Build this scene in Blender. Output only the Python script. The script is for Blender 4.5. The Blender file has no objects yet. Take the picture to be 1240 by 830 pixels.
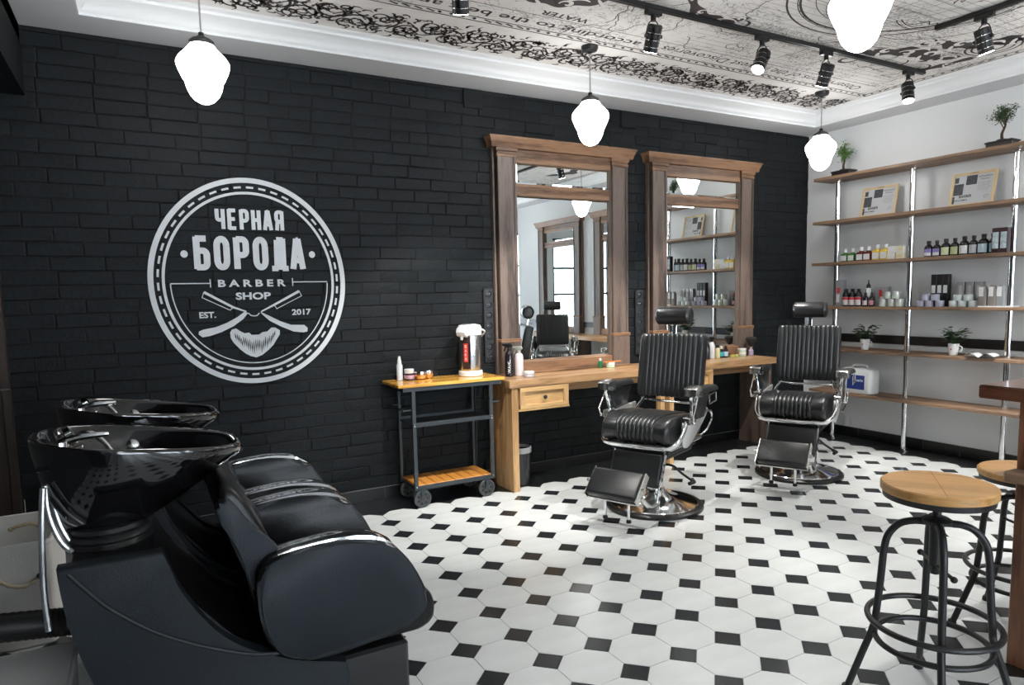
import bpy, bmesh, math, random
from math import sin, cos, pi, sqrt, radians, atan2
from mathutils import Vector, Matrix
random.seed(7)
SC = bpy.context.scene
COL = SC.collection

# ------------------------------------------------------------------ camera
F_PX, PX, PY = 824.12, 637.07, 442.05
cam_pos = Vector((-1.348, -4.838, 1.486))
RX = Vector((0.87015, -0.49237, -0.02047))
UP = Vector((0.06830, 0.07937, 0.99450))
FW = Vector((0.48804, 0.86676, -0.10269))
cd = bpy.data.cameras.new('camera'); cam = bpy.data.objects.new('camera', cd); COL.objects.link(cam)
m = Matrix((RX, UP, -FW)).transposed().to_4x4(); m.translation = cam_pos
cam.matrix_world = m
cd.sensor_width = 36.0; cd.lens = F_PX / 1240 * 36
cd.shift_x = (620 - PX) / 1240; cd.shift_y = (PY - 415) / 1240
cd.clip_start = 0.02
SC.camera = cam

# ------------------------------------------------------------------ world (overcast daylight behind the shop window)
w = bpy.data.worlds.new('world'); SC.world = w; w.use_nodes = True
bg = w.node_tree.nodes['Background']
bg.inputs[0].default_value = (0.80, 0.90, 1.0, 1); bg.inputs[1].default_value = 12.0

# ------------------------------------------------------------------ exposure
SC.view_settings.view_transform = 'Standard'
SC.view_settings.look = 'None'
SC.view_settings.gamma = 1.0
SC.view_settings.exposure = 0.0
GLOBE = 19.0      # pendant globe emission
SPOT = 205.0       # track spotlight watts

XR, H, HC = 4.78, 3.044, 3.16

# ------------------------------------------------------------------ materials
MATS = {}
def mat(name, col, rough=0.5, metal=0.0, var=0.0, vscale=8.0, bump=0.0, bscale=60.0, emit=0.0,
        coat=0.0, spec=None, stretch=None, trans=0.0):
    if name in MATS: return MATS[name]
    M = bpy.data.materials.new(name); M.use_nodes = True; nt = M.node_tree; N = nt.nodes; L = nt.links
    b = N['Principled BSDF']
    b.inputs['Base Color'].default_value = (*col, 1); b.inputs['Roughness'].default_value = rough
    b.inputs['Metallic'].default_value = metal
    if coat: b.inputs['Coat Weight'].default_value = coat; b.inputs['Coat Roughness'].default_value = 0.06
    if spec is not None: b.inputs['Specular IOR Level'].default_value = spec
    if trans: b.inputs['Transmission Weight'].default_value = trans
    if emit: b.inputs['Emission Color'].default_value = (*col, 1); b.inputs['Emission Strength'].default_value = emit
    tc = N.new('ShaderNodeTexCoord'); mp = N.new('ShaderNodeMapping'); L.new(tc.outputs['Object'], mp.inputs[0])
    if stretch: mp.inputs['Scale'].default_value = stretch
    if var:
        n = N.new('ShaderNodeTexNoise'); n.inputs['Scale'].default_value = vscale; n.inputs['Detail'].default_value = 5
        L.new(mp.outputs[0], n.inputs['Vector'])
        r = N.new('ShaderNodeMapRange'); r.inputs['To Min'].default_value = 1 - var; r.inputs['To Max'].default_value = 1 + var
        L.new(n.outputs['Fac'], r.inputs['Value'])
        mx = N.new('ShaderNodeVectorMath'); mx.operation = 'SCALE'; mx.inputs[0].default_value = col
        L.new(r.outputs[0], mx.inputs['Scale']); L.new(mx.outputs[0], b.inputs['Base Color'])
    if bump:
        n2 = N.new('ShaderNodeTexNoise'); n2.inputs['Scale'].default_value = bscale; n2.inputs['Detail'].default_value = 4
        L.new(mp.outputs[0], n2.inputs['Vector'])
        bp = N.new('ShaderNodeBump'); bp.inputs['Strength'].default_value = bump; bp.inputs['Distance'].default_value = 0.004
        L.new(n2.outputs['Fac'], bp.inputs['Height']); L.new(bp.outputs[0], b.inputs['Normal'])
    MATS[name] = M; return M

def wood(name, dark, light, axis='x', scale=10.0, rough=0.45, coat=0.0, rings=2.5):
    if name in MATS: return MATS[name]
    M = bpy.data.materials.new(name); M.use_nodes = True; nt = M.node_tree; N = nt.nodes; L = nt.links
    b = N['Principled BSDF']; b.inputs['Roughness'].default_value = rough
    if coat: b.inputs['Coat Weight'].default_value = coat; b.inputs['Coat Roughness'].default_value = 0.08
    tc = N.new('ShaderNodeTexCoord'); mp = N.new('ShaderNodeMapping'); L.new(tc.outputs['Object'], mp.inputs[0])
    s = {'x': (0.07, 1, 1), 'y': (1, 0.07, 1), 'z': (1, 1, 0.07)}[axis]; mp.inputs['Scale'].default_value = s
    n1 = N.new('ShaderNodeTexNoise'); n1.inputs['Scale'].default_value = scale; n1.inputs['Detail'].default_value = 2; n1.inputs['Distortion'].default_value = 0.4
    L.new(mp.outputs[0], n1.inputs['Vector'])
    mm = N.new('ShaderNodeMath'); mm.operation = 'MULTIPLY'; mm.inputs[1].default_value = rings * 6.28; L.new(n1.outputs['Fac'], mm.inputs[0])
    sn = N.new('ShaderNodeMath'); sn.operation = 'SINE'; L.new(mm.outputs[0], sn.inputs[0])
    n2 = N.new('ShaderNodeTexNoise'); n2.inputs['Scale'].default_value = scale * 14; n2.inputs['Detail'].default_value = 4
    L.new(mp.outputs[0], n2.inputs['Vector'])
    a = N.new('ShaderNodeMath'); a.operation = 'MULTIPLY_ADD'; a.inputs[1].default_value = 0.22; L.new(sn.outputs[0], a.inputs[0]); L.new(n2.outputs['Fac'], a.inputs[2])
    cr = N.new('ShaderNodeValToRGB'); cr.color_ramp.elements[0].position = 0.22; cr.color_ramp.elements[0].color = (*dark, 1)
    cr.color_ramp.elements[1].position = 0.72; cr.color_ramp.elements[1].color = (*light, 1)
    L.new(a.outputs[0], cr.inputs[0]); L.new(cr.outputs[0], b.inputs['Base Color'])
    bp = N.new('ShaderNodeBump'); bp.inputs['Strength'].default_value = 0.25; bp.inputs['Distance'].default_value = 0.002
    L.new(n2.outputs['Fac'], bp.inputs['Height']); L.new(bp.outputs[0], b.inputs['Normal'])
    MATS[name] = M; return M

brick_m = mat('black painted brick', (0.0080, 0.0103, 0.0120), 0.62, var=0.5, vscale=5, bump=1.0, bscale=38, spec=0.22)
joint_m = mat('black painted mortar', (0.005, 0.0055, 0.006), 0.8, bump=0.6, bscale=90)
white_wall = mat('white wall paint', (0.76, 0.775, 0.78), 0.7, bump=0.15, bscale=30)
white_trim = mat('white ceiling paint', (0.80, 0.81, 0.82), 0.6)
soffit_m = mat('pale grey soffit paint', (0.62, 0.63, 0.65), 0.7)
tile_w = mat('white marble tile', (0.62, 0.64, 0.635), 0.22, var=0.10, vscale=3.5, stretch=(1, 3.5, 1))
tile_b = mat('black marble tile', (0.017, 0.020, 0.023), 0.24, var=0.9, vscale=45)
tile_bb = mat('black border tile', (0.010, 0.011, 0.012), 0.28, var=0.3, vscale=6)
grout_m = mat('dark grout', (0.06, 0.06, 0.06), 0.9)
grout_l = mat('grey grout on black tiles', (0.20, 0.205, 0.21), 0.9)
paint_w = mat('white wall paint logo', (0.66, 0.68, 0.70), 0.75, var=0.10, vscale=14)
chrome = mat('chrome', (0.80, 0.81, 0.82), 0.09, 1.0)
chrome_r = mat('worn chrome', (0.66, 0.66, 0.65), 0.20, 1.0, bump=0.2, bscale=120)
steel = mat('brushed steel', (0.60, 0.60, 0.60), 0.26, 1.0)
leather = mat('black leather', (0.014, 0.015, 0.016), 0.28, bump=0.25, bscale=160, spec=0.6)
leather_m = mat('matte black leatherette', (0.017, 0.022, 0.028), 0.50, var=0.2, vscale=9, bump=0.25, bscale=220, spec=0.28)
vinyl = mat('glossy black vinyl', (0.006, 0.0065, 0.007), 0.30, bump=0.15, bscale=160, spec=0.30)
leather_s = mat('stitching on leather', (0.06, 0.065, 0.07), 0.5)
panel_m = mat('matte graphite panel', (0.013, 0.017, 0.021), 0.52, var=0.2, vscale=6, bump=0.2, bscale=150, spec=0.28)
ceram = mat('black glazed ceramic', (0.006, 0.006, 0.007), 0.06, coat=1.0)
blackp = mat('black plastic', (0.012, 0.012, 0.013), 0.35)
blackm = mat('black powder coated steel', (0.017, 0.017, 0.018), 0.42, bump=0.1, bscale=200)
greym = mat('dark grey steel', (0.045, 0.055, 0.062), 0.45, 0.4)
oak = wood('brown oak along x', (0.085, 0.040, 0.020), (0.27, 0.145, 0.078), 'x', 9, 0.5)
oakz = wood('grey brown oak upright', (0.050, 0.034, 0.028), (0.155, 0.112, 0.090), 'z', 9, 0.5)
oakd = wood('oak worktop', (0.15, 0.078, 0.036), (0.46, 0.27, 0.13), 'x', 7, 0.35, 0.2)
oaks = wood('oak shelf', (0.075, 0.045, 0.028), (0.27, 0.165, 0.10), 'y', 8, 0.5)
oakl = wood('light oak drawer', (0.30, 0.16, 0.06), (0.60, 0.37, 0.16), 'x', 8, 0.5)
oaklz = wood('light oak post', (0.30, 0.16, 0.06), (0.58, 0.36, 0.17), 'z', 8, 0.5)
pine = wood('varnished honey pine', (0.55, 0.25, 0.030), (0.85, 0.46, 0.085), 'x', 6, 0.22, 0.6)
pined = wood('orange pine plank', (0.36, 0.13, 0.022), (0.66, 0.28, 0.055), 'y', 9, 0.32, 0.3)
seatw = wood('stool seat wood', (0.40, 0.20, 0.06), (0.62, 0.34, 0.12), 'y', 7, 0.35, 0.3)
redw = wood('red brown bar wood', (0.050, 0.018, 0.010), (0.17, 0.065, 0.035), 'y', 7, 0.28, 0.4)
redwz = wood('red brown bar post', (0.07, 0.024, 0.011), (0.26, 0.11, 0.055), 'z', 7, 0.4, 0.1)
doorw = wood('dark brown door wood', (0.018, 0.010, 0.007), (0.045, 0.026, 0.018), 'z', 8, 0.5)
mirror_m = mat('mirror glass', (0.84, 0.87, 0.86), 0.008, 1.0)
globe_m = mat('opal glass lit', (1.0, 0.995, 0.97), 0.3, emit=GLOBE)
lens_m = mat('lit spotlight lens', (1.0, 0.98, 0.93), 0.3, emit=25)
print_bg = mat('cream ceiling print', (0.80, 0.775, 0.75), 0.8)
ink = mat('dark brown print ink', (0.055, 0.045, 0.045), 0.8)
canvas = mat('off white canvas', (0.78, 0.77, 0.74), 0.9, var=0.08, vscale=6, bump=0.4, bscale=200)
rope_m = mat('natural cotton rope', (0.50, 0.42, 0.30), 0.9)
leaf_m = mat('dark green leaf', (0.020, 0.065, 0.016), 0.4, var=0.5, vscale=30)
leaf_b = mat('fresh green leaf', (0.09, 0.20, 0.035), 0.5, var=0.5, vscale=30)
bark = mat('brown bark', (0.055, 0.035, 0.022), 0.9, bump=0.8, bscale=80)
soil = mat('dark soil', (0.02, 0.014, 0.01), 0.95)
potd = mat('dark glazed pot', (0.02, 0.016, 0.018), 0.35)
cupm = mat('white porcelain', (0.72, 0.72, 0.70), 0.2)
white_p = mat('white plastic', (0.74, 0.75, 0.76), 0.35)
paper = mat('white paper label', (0.70, 0.70, 0.70), 0.7)
amber = mat('dark bottle', (0.012, 0.009, 0.012), 0.15)
rubber = mat('black rubber', (0.012, 0.012, 0.012), 0.7)
bag_m = mat('black bin bag', (0.02, 0.022, 0.024), 0.25, bump=1.0, bscale=30)

# ------------------------------------------------------------------ mesh helpers
def B(): return bmesh.new()
def obj(name, bm, m, parent=None, smooth=35, loc=None):
    me = bpy.data.meshes.new(name)
    bmesh.ops.recalc_face_normals(bm, faces=bm.faces)
    bm.to_mesh(me); bm.free()
    if smooth:
        me.shade_smooth(); me.set_sharp_from_angle(angle=radians(smooth))
    for mm in (m if isinstance(m, (list, tuple)) else [m]): me.materials.append(mm)
    o = bpy.data.objects.new(name, me); COL.objects.link(o)
    if parent: o.parent = parent
    if loc: o.location = loc
    return o
def inst(name, me, parent, loc, rot=None, scale=None):
    o = bpy.data.objects.new(name, me); COL.objects.link(o)
    if parent: o.parent = parent
    o.location = loc
    if rot: o.rotation_euler = rot
    if scale: o.scale = scale
    return o
def box(bm, x0, x1, y0, y1, z0, z1, bev=0.0, seg=1, mi=0):
    r = bmesh.ops.create_cube(bm, size=1.0); vs = r['verts']
    for v in vs:
        v.co = Vector(((x0 + x1) / 2 + v.co.x * (x1 - x0), (y0 + y1) / 2 + v.co.y * (y1 - y0), (z0 + z1) / 2 + v.co.z * (z1 - z0)))
    fs = {f for v in vs for f in v.link_faces}
    if mi:
        for f in fs: f.material_index = mi
    if bev:
        es = {e for v in vs for e in v.link_edges}
        bmesh.ops.bevel(bm, geom=list(es), offset=bev, segments=seg, affect='EDGES', clamp_overlap=True)
    return vs
def obox(bm, c, ex, ey, ez, ax, bev=0.0):
    """oriented box: centre c, half sizes, ax = 3 unit axes"""
    n0 = set(bm.verts)
    box(bm, -ex, ex, -ey, ey, -ez, ez, bev)
    R = Matrix(ax).transposed()
    for v in bm.verts:
        if v not in n0: v.co = R @ v.co + Vector(c)
def frame_of(d):
    d = Vector(d).normalized(); a = Vector((0, 0, 1)) if abs(d.z) < 0.9 else Vector((1, 0, 0))
    u = d.cross(a).normalized(); return u, d.cross(u).normalized(), d
def cyl(bm, p0, p1, r0, r1=None, n=14, caps=True, mi=0):
    r1 = r0 if r1 is None else r1; p0, p1 = Vector(p0), Vector(p1); u, v, d = frame_of(p1 - p0)
    a = [bm.verts.new(p0 + (u * cos(2 * pi * i / n) + v * sin(2 * pi * i / n)) * r0) for i in range(n)]
    b = [bm.verts.new(p1 + (u * cos(2 * pi * i / n) + v * sin(2 * pi * i / n)) * r1) for i in range(n)]
    fs = [bm.faces.new((a[i], a[(i + 1) % n], b[(i + 1) % n], b[i])) for i in range(n)]
    if caps: fs += [bm.faces.new(a[::-1]), bm.faces.new(b)]
    for f in fs: f.material_index = mi
def tube(bm, pts, r, n=10, closed=False, flat=1.0, up=None):
    pts = [Vector(p) for p in pts]; k = len(pts); rings = []
    prev = None
    for i, p in enumerate(pts):
        if closed: t = pts[(i + 1) % k] - pts[i - 1]
        else: t = pts[min(i + 1, k - 1)] - pts[max(i - 1, 0)]
        t.normalize()
        if up is not None: u = Vector(up).cross(t).normalized()
        elif prev is None: u = frame_of(t)[0]
        else: u = (prev - t * prev.dot(t)).normalized()
        prev = u; v = t.cross(u)
        rr = r[i] if isinstance(r, (list, tuple)) else r
        rings.append([bm.verts.new(p + (u * cos(2 * pi * j / n) * flat + v * sin(2 * pi * j / n)) * rr) for j in range(n)])
    for i in range(k if closed else k - 1):
        a, b = rings[i], rings[(i + 1) % k]
        for j in range(n): bm.faces.new((a[j], a[(j + 1) % n], b[(j + 1) % n], b[j]))
    if not closed: bm.faces.new(rings[0][::-1]); bm.faces.new(rings[-1])
def lathe(bm, prof, c=(0, 0, 0), n=24, mi=0, sx=1, sy=1):
    """prof: list of (r, z) bottom to top"""
    rings = []
    for r, z in prof:
        if r < 1e-5: rings.append([bm.verts.new((c[0], c[1], c[2] + z))])
        else: rings.append([bm.verts.new((c[0] + sx * r * cos(2 * pi * i / n), c[1] + sy * r * sin(2 * pi * i / n), c[2] + z)) for i in range(n)])
    for a, b in zip(rings, rings[1:]):
        for i in range(n):
            j = (i + 1) % n
            if len(a) == 1 and len(b) == 1: continue
            if len(a) == 1: f = bm.faces.new((a[0], b[j], b[i]))
            elif len(b) == 1: f = bm.faces.new((a[i], a[j], b[0]))
            else: f = bm.faces.new((a[i], a[j], b[j], b[i]))
            f.material_index = mi
    if len(rings[0]) > 1: bm.faces.new(rings[0][::-1]).material_index = mi
    if len(rings[-1]) > 1: bm.faces.new(rings[-1]).material_index = mi
def prism(bm, poly, plane, a, b, bev=0.0, seg=2):
    """poly of 2D points extruded between a and b along the axis missing from plane ('xz','yz','xy')"""
    def P(p, t): return {'xz': (p[0], t, p[1]), 'yz': (t, p[0], p[1]), 'xy': (p[0], p[1], t)}[plane]
    va = [bm.verts.new(P(p, a)) for p in poly]; vb = [bm.verts.new(P(p, b)) for p in poly]
    n = len(poly)
    fa = bm.faces.new(va[::-1]); fb = bm.faces.new(vb)
    for i in range(n): bm.faces.new((va[i], va[(i + 1) % n], vb[(i + 1) % n], vb[i]))
    if bev:
        es = list(fa.edges) + list(fb.edges)
        bmesh.ops.bevel(bm, geom=es, offset=bev, segments=seg, affect='EDGES', clamp_overlap=True, profile=0.5)
def cr(pts, n=6, closed=False):
    """Catmull-Rom through points"""
    P = [Vector(p) for p in pts]; k = len(P); out = []
    for i in range(k if closed else k - 1):
        p0 = P[(i - 1) % k] if closed or i else P[0]; p1 = P[i]; p2 = P[(i + 1) % k]; p3 = P[(i + 2) % k] if closed or i + 2 < k else P[-1]
        for j in range(n):
            t = j / n
            out.append(0.5 * ((2 * p1) + (p2 - p0) * t + (2 * p0 - 5 * p1 + 4 * p2 - p3) * t * t + (3 * p1 - p0 - 3 * p2 + p3) * t ** 3))
    if not closed: out.append(P[-1])
    return out
def cr2(pts, n=6, closed=False): return [(v.x, v.y) for v in cr([(p[0], p[1], 0) for p in pts], n, closed)]
def rrect(x0, x1, y0, y1, r, k=5):
    out = []
    for cx, cy, a0 in ((x1 - r, y1 - r, 0), (x0 + r, y1 - r, 90), (x0 + r, y0 + r, 180), (x1 - r, y0 + r, 270)):
        for i in range(k + 1):
            a = radians(a0 + 90 * i / k); out.append((cx + r * cos(a), cy + r * sin(a)))
    return out
def loft(bm, prof, stations, mapf):
    """closed 2D profile swept over stations (t, scale, offset); mapf(a, b, t) -> xyz"""
    cx = sum(p[0] for p in prof) / len(prof); cy = sum(p[1] for p in prof) / len(prof); n = len(prof)
    nrm = []
    for i in range(n):
        dx = prof[(i + 1) % n][0] - prof[i - 1][0]; dy = prof[(i + 1) % n][1] - prof[i - 1][1]; l = sqrt(dx * dx + dy * dy) or 1
        nrm.append((dy / l, -dx / l))
    rings = []
    for t, s, off in stations:
        rings.append([bm.verts.new(mapf(cx + (p[0] - cx) * s + q[0] * off, cy + (p[1] - cy) * s + q[1] * off, t)) for p, q in zip(prof, nrm)])
    for a, b in zip(rings, rings[1:]):
        for i in range(n): bm.faces.new((a[i], a[(i + 1) % n], b[(i + 1) % n], b[i]))
    bm.faces.new(rings[0][::-1]); bm.faces.new(rings[-1])
def pleat_stations(half, npl, pitch, depth, endr=0.03):
    """cushion width -half..half with npl puffy channels in the middle"""
    st = []
    for i in range(6):
        a = pi / 2 * i / 5; st.append((-half + endr * (1 - cos(a)), 0.80 + 0.20 * sin(a), 0.0))
    w0 = -npl * pitch / 2
    for k in range(npl):
        for j in range(7):
            t = j / 6.0
            if j == 6 and k < npl - 1: continue
            st.append((w0 + (k + t) * pitch, 1.0, depth * (sqrt(max(0, 1 - (2 * t - 1) ** 2)) - 1) * 1.0))
    for i in range(6):
        a = pi / 2 * (5 - i) / 5; st.append((half - endr * (1 - cos(a)), 0.80 + 0.20 * sin(a), 0.0))
    return st
def molding(bm, prof, x0, x1, depth, y=0.0):
    """cornice profile (out, z) wrapped around the front and both ends of a box x0..x1 standing depth off the wall at y"""
    rings = []
    for o, z in prof:
        rings.append([bm.verts.new(p) for p in ((x0 - o, y, z), (x0 - o, y - depth - o, z), (x1 + o, y - depth - o, z), (x1 + o, y, z))])
    for a, b in zip(rings, rings[1:]):
        for i in range(4): bm.faces.new((a[i], a[(i + 1) % 4], b[(i + 1) % 4], b[i]))
    bm.faces.new(rings[0][::-1]); bm.faces.new(rings[-1])
def ribbon(bm, pts, w, f, closed=False):
    """flat stroke: 2D pts, width w, f maps 2D to 3D"""
    k = len(pts); L_ = []; R_ = []
    for i in range(k):
        p = pts[i]
        if closed or 0 < i < k - 1: a, c = pts[i - 1], pts[(i + 1) % k]
        elif i == 0: a, c = p, pts[1]
        else: a, c = pts[i - 1], p
        d1 = (p[0] - a[0], p[1] - a[1]); d2 = (c[0] - p[0], c[1] - p[1])
        l1 = sqrt(d1[0] ** 2 + d1[1] ** 2); l2 = sqrt(d2[0] ** 2 + d2[1] ** 2)
        n1 = (-d1[1] / l1, d1[0] / l1) if l1 > 1e-9 else None; n2 = (-d2[1] / l2, d2[0] / l2) if l2 > 1e-9 else None
        n1 = n1 or n2; n2 = n2 or n1
        nx, ny = n1[0] + n2[0], n1[1] + n2[1]; l = sqrt(nx * nx + ny * ny) or 1; nx /= l; ny /= l
        sc = 1 / max(0.45, nx * n1[0] + ny * n1[1]); ww = (w[i] if isinstance(w, (list, tuple)) else w) / 2 * sc
        L_.append(bm.verts.new(f(p[0] + nx * ww, p[1] + ny * ww))); R_.append(bm.verts.new(f(p[0] - nx * ww, p[1] - ny * ww)))
    for i in range(k if closed else k - 1):
        j = (i + 1) % k; bm.faces.new((L_[i], L_[j], R_[j], R_[i]))
def text_mesh(body, offset=0.0):
    c = bpy.data.curves.new('t', 'FONT'); c.body = body; c.offset = offset; c.resolution_u = 3
    o = bpy.data.objects.new('t', c); COL.objects.link(o); bpy.context.view_layer.update()
    me = bpy.data.meshes.new_from_object(o.evaluated_get(bpy.context.evaluated_depsgraph_get()))
    bpy.data.objects.remove(o); return me
def text(bm, body, f, x0, x1, y0, y1, offset=0.0):
    """lettering stretched to the rectangle x0..x1, y0..y1, f maps 2D to 3D"""
    me = text_mesh(body, offset); xs = [v.co.x for v in me.vertices]; ys = [v.co.y for v in me.vertices]
    a, b, c, d = min(xs), max(xs), min(ys), max(ys)
    vs = [bm.verts.new(f(x0 + (v.co.x - a) / (b - a) * (x1 - x0), y0 + (v.co.y - c) / (d - c) * (y1 - y0))) for v in me.vertices]
    for p in me.polygons:
        try: bm.faces.new([vs[i] for i in p.vertices])
        except ValueError: pass
    bpy.data.meshes.remove(me)

def thing(name, label, cat, loc=(0, 0, 0), rotz=0.0, group=None):
    o = bpy.data.objects.new(name, None); COL.objects.link(o); o.empty_display_size = 0.05
    o.location = loc; o.rotation_euler = (0, 0, rotz); o['label'] = label; o['category'] = cat
    if group: o['group'] = group
    return o
def tag(o, label, cat, group=None):
    o['label'] = label; o['category'] = cat
    if group: o['group'] = group
    return o
def struct(name, bm, m, parent=None, smooth=35):
    o = obj(name, bm, m, parent, smooth); o['kind'] = 'structure'; return o
def dup(root, loc, rotz=None, label=None, group=None):
    r = root.copy(); COL.objects.link(r); r.location = loc
    if rotz is not None: r.rotation_euler = (0, 0, rotz)
    if label: r['label'] = label
    if group: r['group'] = group
    for ch in list(root.children):
        c = ch.copy(); COL.objects.link(c); c.parent = r
        for g in list(ch.children):
            d = g.copy(); COL.objects.link(d); d.parent = c
    return r
def project(p):
    d = Vector(p) - cam_pos; z = d.dot(FW)
    if z < 0.05: return None
    return PX + F_PX * d.dot(RX) / z, PY - F_PX * d.dot(UP) / z, z
def biggest(cands, n=300, margin=25):
    """split candidate positions into the n that show largest in the picture and the rest"""
    sc = []
    for c in cands:
        q = project(c[:3])
        s = -1.0
        if q and -margin < q[0] < 1240 + margin and -margin < q[1] < 830 + margin: s = 1 / q[2]
        sc.append((s, c))
    sc.sort(key=lambda t: -t[0])
    a = [c for s, c in sc[:n] if s > 0]; return a, [c for s, c in sc if c not in set(a)]

# ================================================================== SETTING
# ---- floor: octagons and dots
YB = -8.6
bm = B(); box(bm, -2.5, XR, YB, 0.0, -0.06, -0.0025)
floor = struct('floor', bm, grout_m)
T = 0.25; c_ = 0.0732; g = 0.0017
def poly_tile(pts, mats, dz=0.0):
    b2 = B(); va = [b2.verts.new((x, y, dz)) for x, y in pts]; vb = [b2.verts.new((x * 1.004, y * 1.004, dz - 0.0024)) for x, y in pts]
    b2.faces.new(va)
    for i in range(len(pts)): b2.faces.new((va[i], vb[i], vb[(i + 1) % len(pts)], va[(i + 1) % len(pts)]))
    me = bpy.data.meshes.new('tile'); bmesh.ops.recalc_face_normals(b2, faces=b2.faces); b2.to_mesh(me); b2.free()
    for q in mats: me.materials.append(q)
    return me
h_ = T / 2 - g; e_ = T / 2 - c_ - g * 0.4
octp = [(h_, -e_), (h_, e_), (e_, h_), (-e_, h_), (-h_, e_), (-h_, -e_), (-e_, -h_), (e_, -h_)]
k_ = c_ - g * 1.5
dotp = [(k_, 0), (0, k_), (-k_, 0), (0, -k_)]
oct_me = poly_tile(octp, [tile_w]); dot_me = poly_tile(dotp, [tile_b])
octs = []; dots = []
for j in range(0, 32):
    for i in range(-10, 18):
        x, y = T * i + T / 2, -0.5745 + T / 2 - T * j
        if y > YB + 0.2: octs.append((x, y, 0.0, i, j))
for j in range(0, 32):
    for i in range(-10, 18):
        x, y = T * i, -0.5745 - T * j
        if y > YB + 0.2: dots.append((x, y, 0.0, i, j))
def spread(cands, me, name, pts, m, parent):
    near, far = biggest(cands)
    for c in near: inst(name, me, parent, (c[0], c[1], 0.0))
    b2 = B()
    for c in far:
        va = [b2.verts.new((c[0] + x, c[1] + y, 0)) for x, y in pts]; vb = [b2.verts.new((c[0] + x, c[1] + y, -0.0024)) for x, y in pts]
        b2.faces.new(va)
        for i in range(len(pts)): b2.faces.new((va[i], vb[i], vb[(i + 1) % len(pts)], va[(i + 1) % len(pts)]))
    o = obj(name + 's', b2, m, parent, 0); o['kind'] = 'stuff'
spread(octs, oct_me, 'octagonal_tile', octp, tile_w, floor)
spread(dots, dot_me, 'square_tile', dotp, tile_b, floor)
# black border along both walls
bt = B(); box(bt, -0.1575, 0.1575, -0.161, 0.161, -0.0025, 0.0); me_b = bpy.data.meshes.new('border_tile'); bt.to_mesh(me_b); bt.free(); me_b.materials.append(tile_bb)
bt = B(); box(bt, -0.138, 0.138, -0.1575, 0.1575, -0.0025, 0.0); me_r = bpy.data.meshes.new('border_tile'); bt.to_mesh(me_r); bt.free(); me_r.materials.append(tile_bb)
bm = B(); box(bm, -2.5, XR, -0.3245, 0.0, -0.0026, -0.0022); box(bm, 4.5, XR, YB, -0.3245, -0.0026, -0.0022)
obj('border_grout', bm, grout_l, floor, 0)
for k in range(-6, 14):
    x = 0.146 + 0.317 * k + 0.1585
    if x + 0.16 < 4.6: inst('border_tile', me_b, floor, (x, -0.162, 0.0))
for k in range(0, 26): inst('border_tile', me_r, floor, (4.64, -0.460 - 0.32 * k + 0.0, 0.0))
bm = B(); box(bm, 4.451, 4.778, -0.300, -0.002, -0.0025, 0.0); obj('border_tile', bm, tile_bb, floor, 0)
bm = B()
for i in range(-10, 18):
    x = T * i; vs = [bm.verts.new(p) for p in ((x - k_, -0.3245, 0), (x + k_, -0.3245, 0), (x, -0.3245 - k_, 0))]; bm.faces.new(vs[::-1])
for j in range(0, 32):
    y = -0.5745 - T * j; vs = [bm.verts.new(p) for p in ((4.5, y - k_, 0), (4.5, y + k_, 0), (4.5 - k_, y, 0))]; bm.faces.new(vs)
o = obj('edge_triangles', bm, tile_bb, floor, 0); o['kind'] = 'stuff'

# ---- black brick wall
bm = B(); box(bm, -2.6, XR + 0.1, 0.0, 0.14, 0.0, 3.3)
wall_back = struct('wall_back', bm, joint_m)
bricks = []; rowh = 0.0836; bl = 0.276
nrow = 36; rb = random.Random(3)
z0 = 0.09
for r in range(nrow):
    z = z0 + r * rowh; x = -2.6 + (0 if r % 2 else bl / 2) + rb.uniform(-0.02, 0.02)
    zt = min(z + rowh, H)
    while x < XR:
        L = bl * (1 if rb.random() > 0.10 else 0.52); x1 = min(x + L, XR)
        if x1 - x > 0.03 and x1 > -2.55: bricks.append(((x + x1) / 2, 0.0, (z + zt) / 2, x1 - x, zt - z, rb.uniform(0.003, 0.0095), rb.randrange(6)))
        x += L
def brick_verts(bm, L, h, d, seed, cx=0, cy=0, cz=0):
    rr = random.Random(seed); a, b = L / 2 - 0.0022, h / 2 - 0.002
    J = lambda s: rr.uniform(-s, s)
    q = [(-a, -b), (a, -b), (a, b), (-a, b)]
    back = [bm.verts.new((cx + x, cy + 0.0005, cz + z)) for x, z in q]
    f1 = []; f2 = []
    for x, z in q:
        jx, jz = J(0.0016), J(0.0022)
        f1.append(bm.verts.new((cx + x + jx, cy - d * 0.55, cz + z + jz)))
        f2.append(bm.verts.new((cx + x * (1 - 0.010 / L * 1.2) + jx, cy - d + J(0.0016), cz + z * (1 - 0.010 / h) + jz)))
    for A, C in ((back, f1), (f1, f2)):
        for i in range(4): bm.faces.new((A[i], A[(i + 1) % 4], C[(i + 1) % 4], C[i]))
    bm.faces.new(f2)
brick_me = []
for s in range(6):
    b2 = B(); brick_verts(b2, bl, rowh, 0.008, s + 10); bmesh.ops.recalc_face_normals(b2, faces=b2.faces)
    me = bpy.data.meshes.new('brick'); b2.to_mesh(me); b2.free(); me.materials.append(brick_m); brick_me.append(me)
vis = [b for b in bricks if not (1.1 < b[0] < 3.9 and b[2] < 2.65) and b[2] > 0.2]
near, _ = biggest(vis)
ns = set(near)
for b in near:
    o = inst('brick', brick_me[b[6]], wall_back, (b[0], 0, b[2]), None, (b[3] / bl, b[5] / 0.008, b[4] / rowh))
bm = B()
for i, b in enumerate(bricks):
    if b not in ns: brick_verts(bm, b[3], b[4], b[5], i + 100, b[0], 0, b[2])
o = obj('bricks', bm, brick_m, wall_back, 25); o['kind'] = 'stuff'
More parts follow.
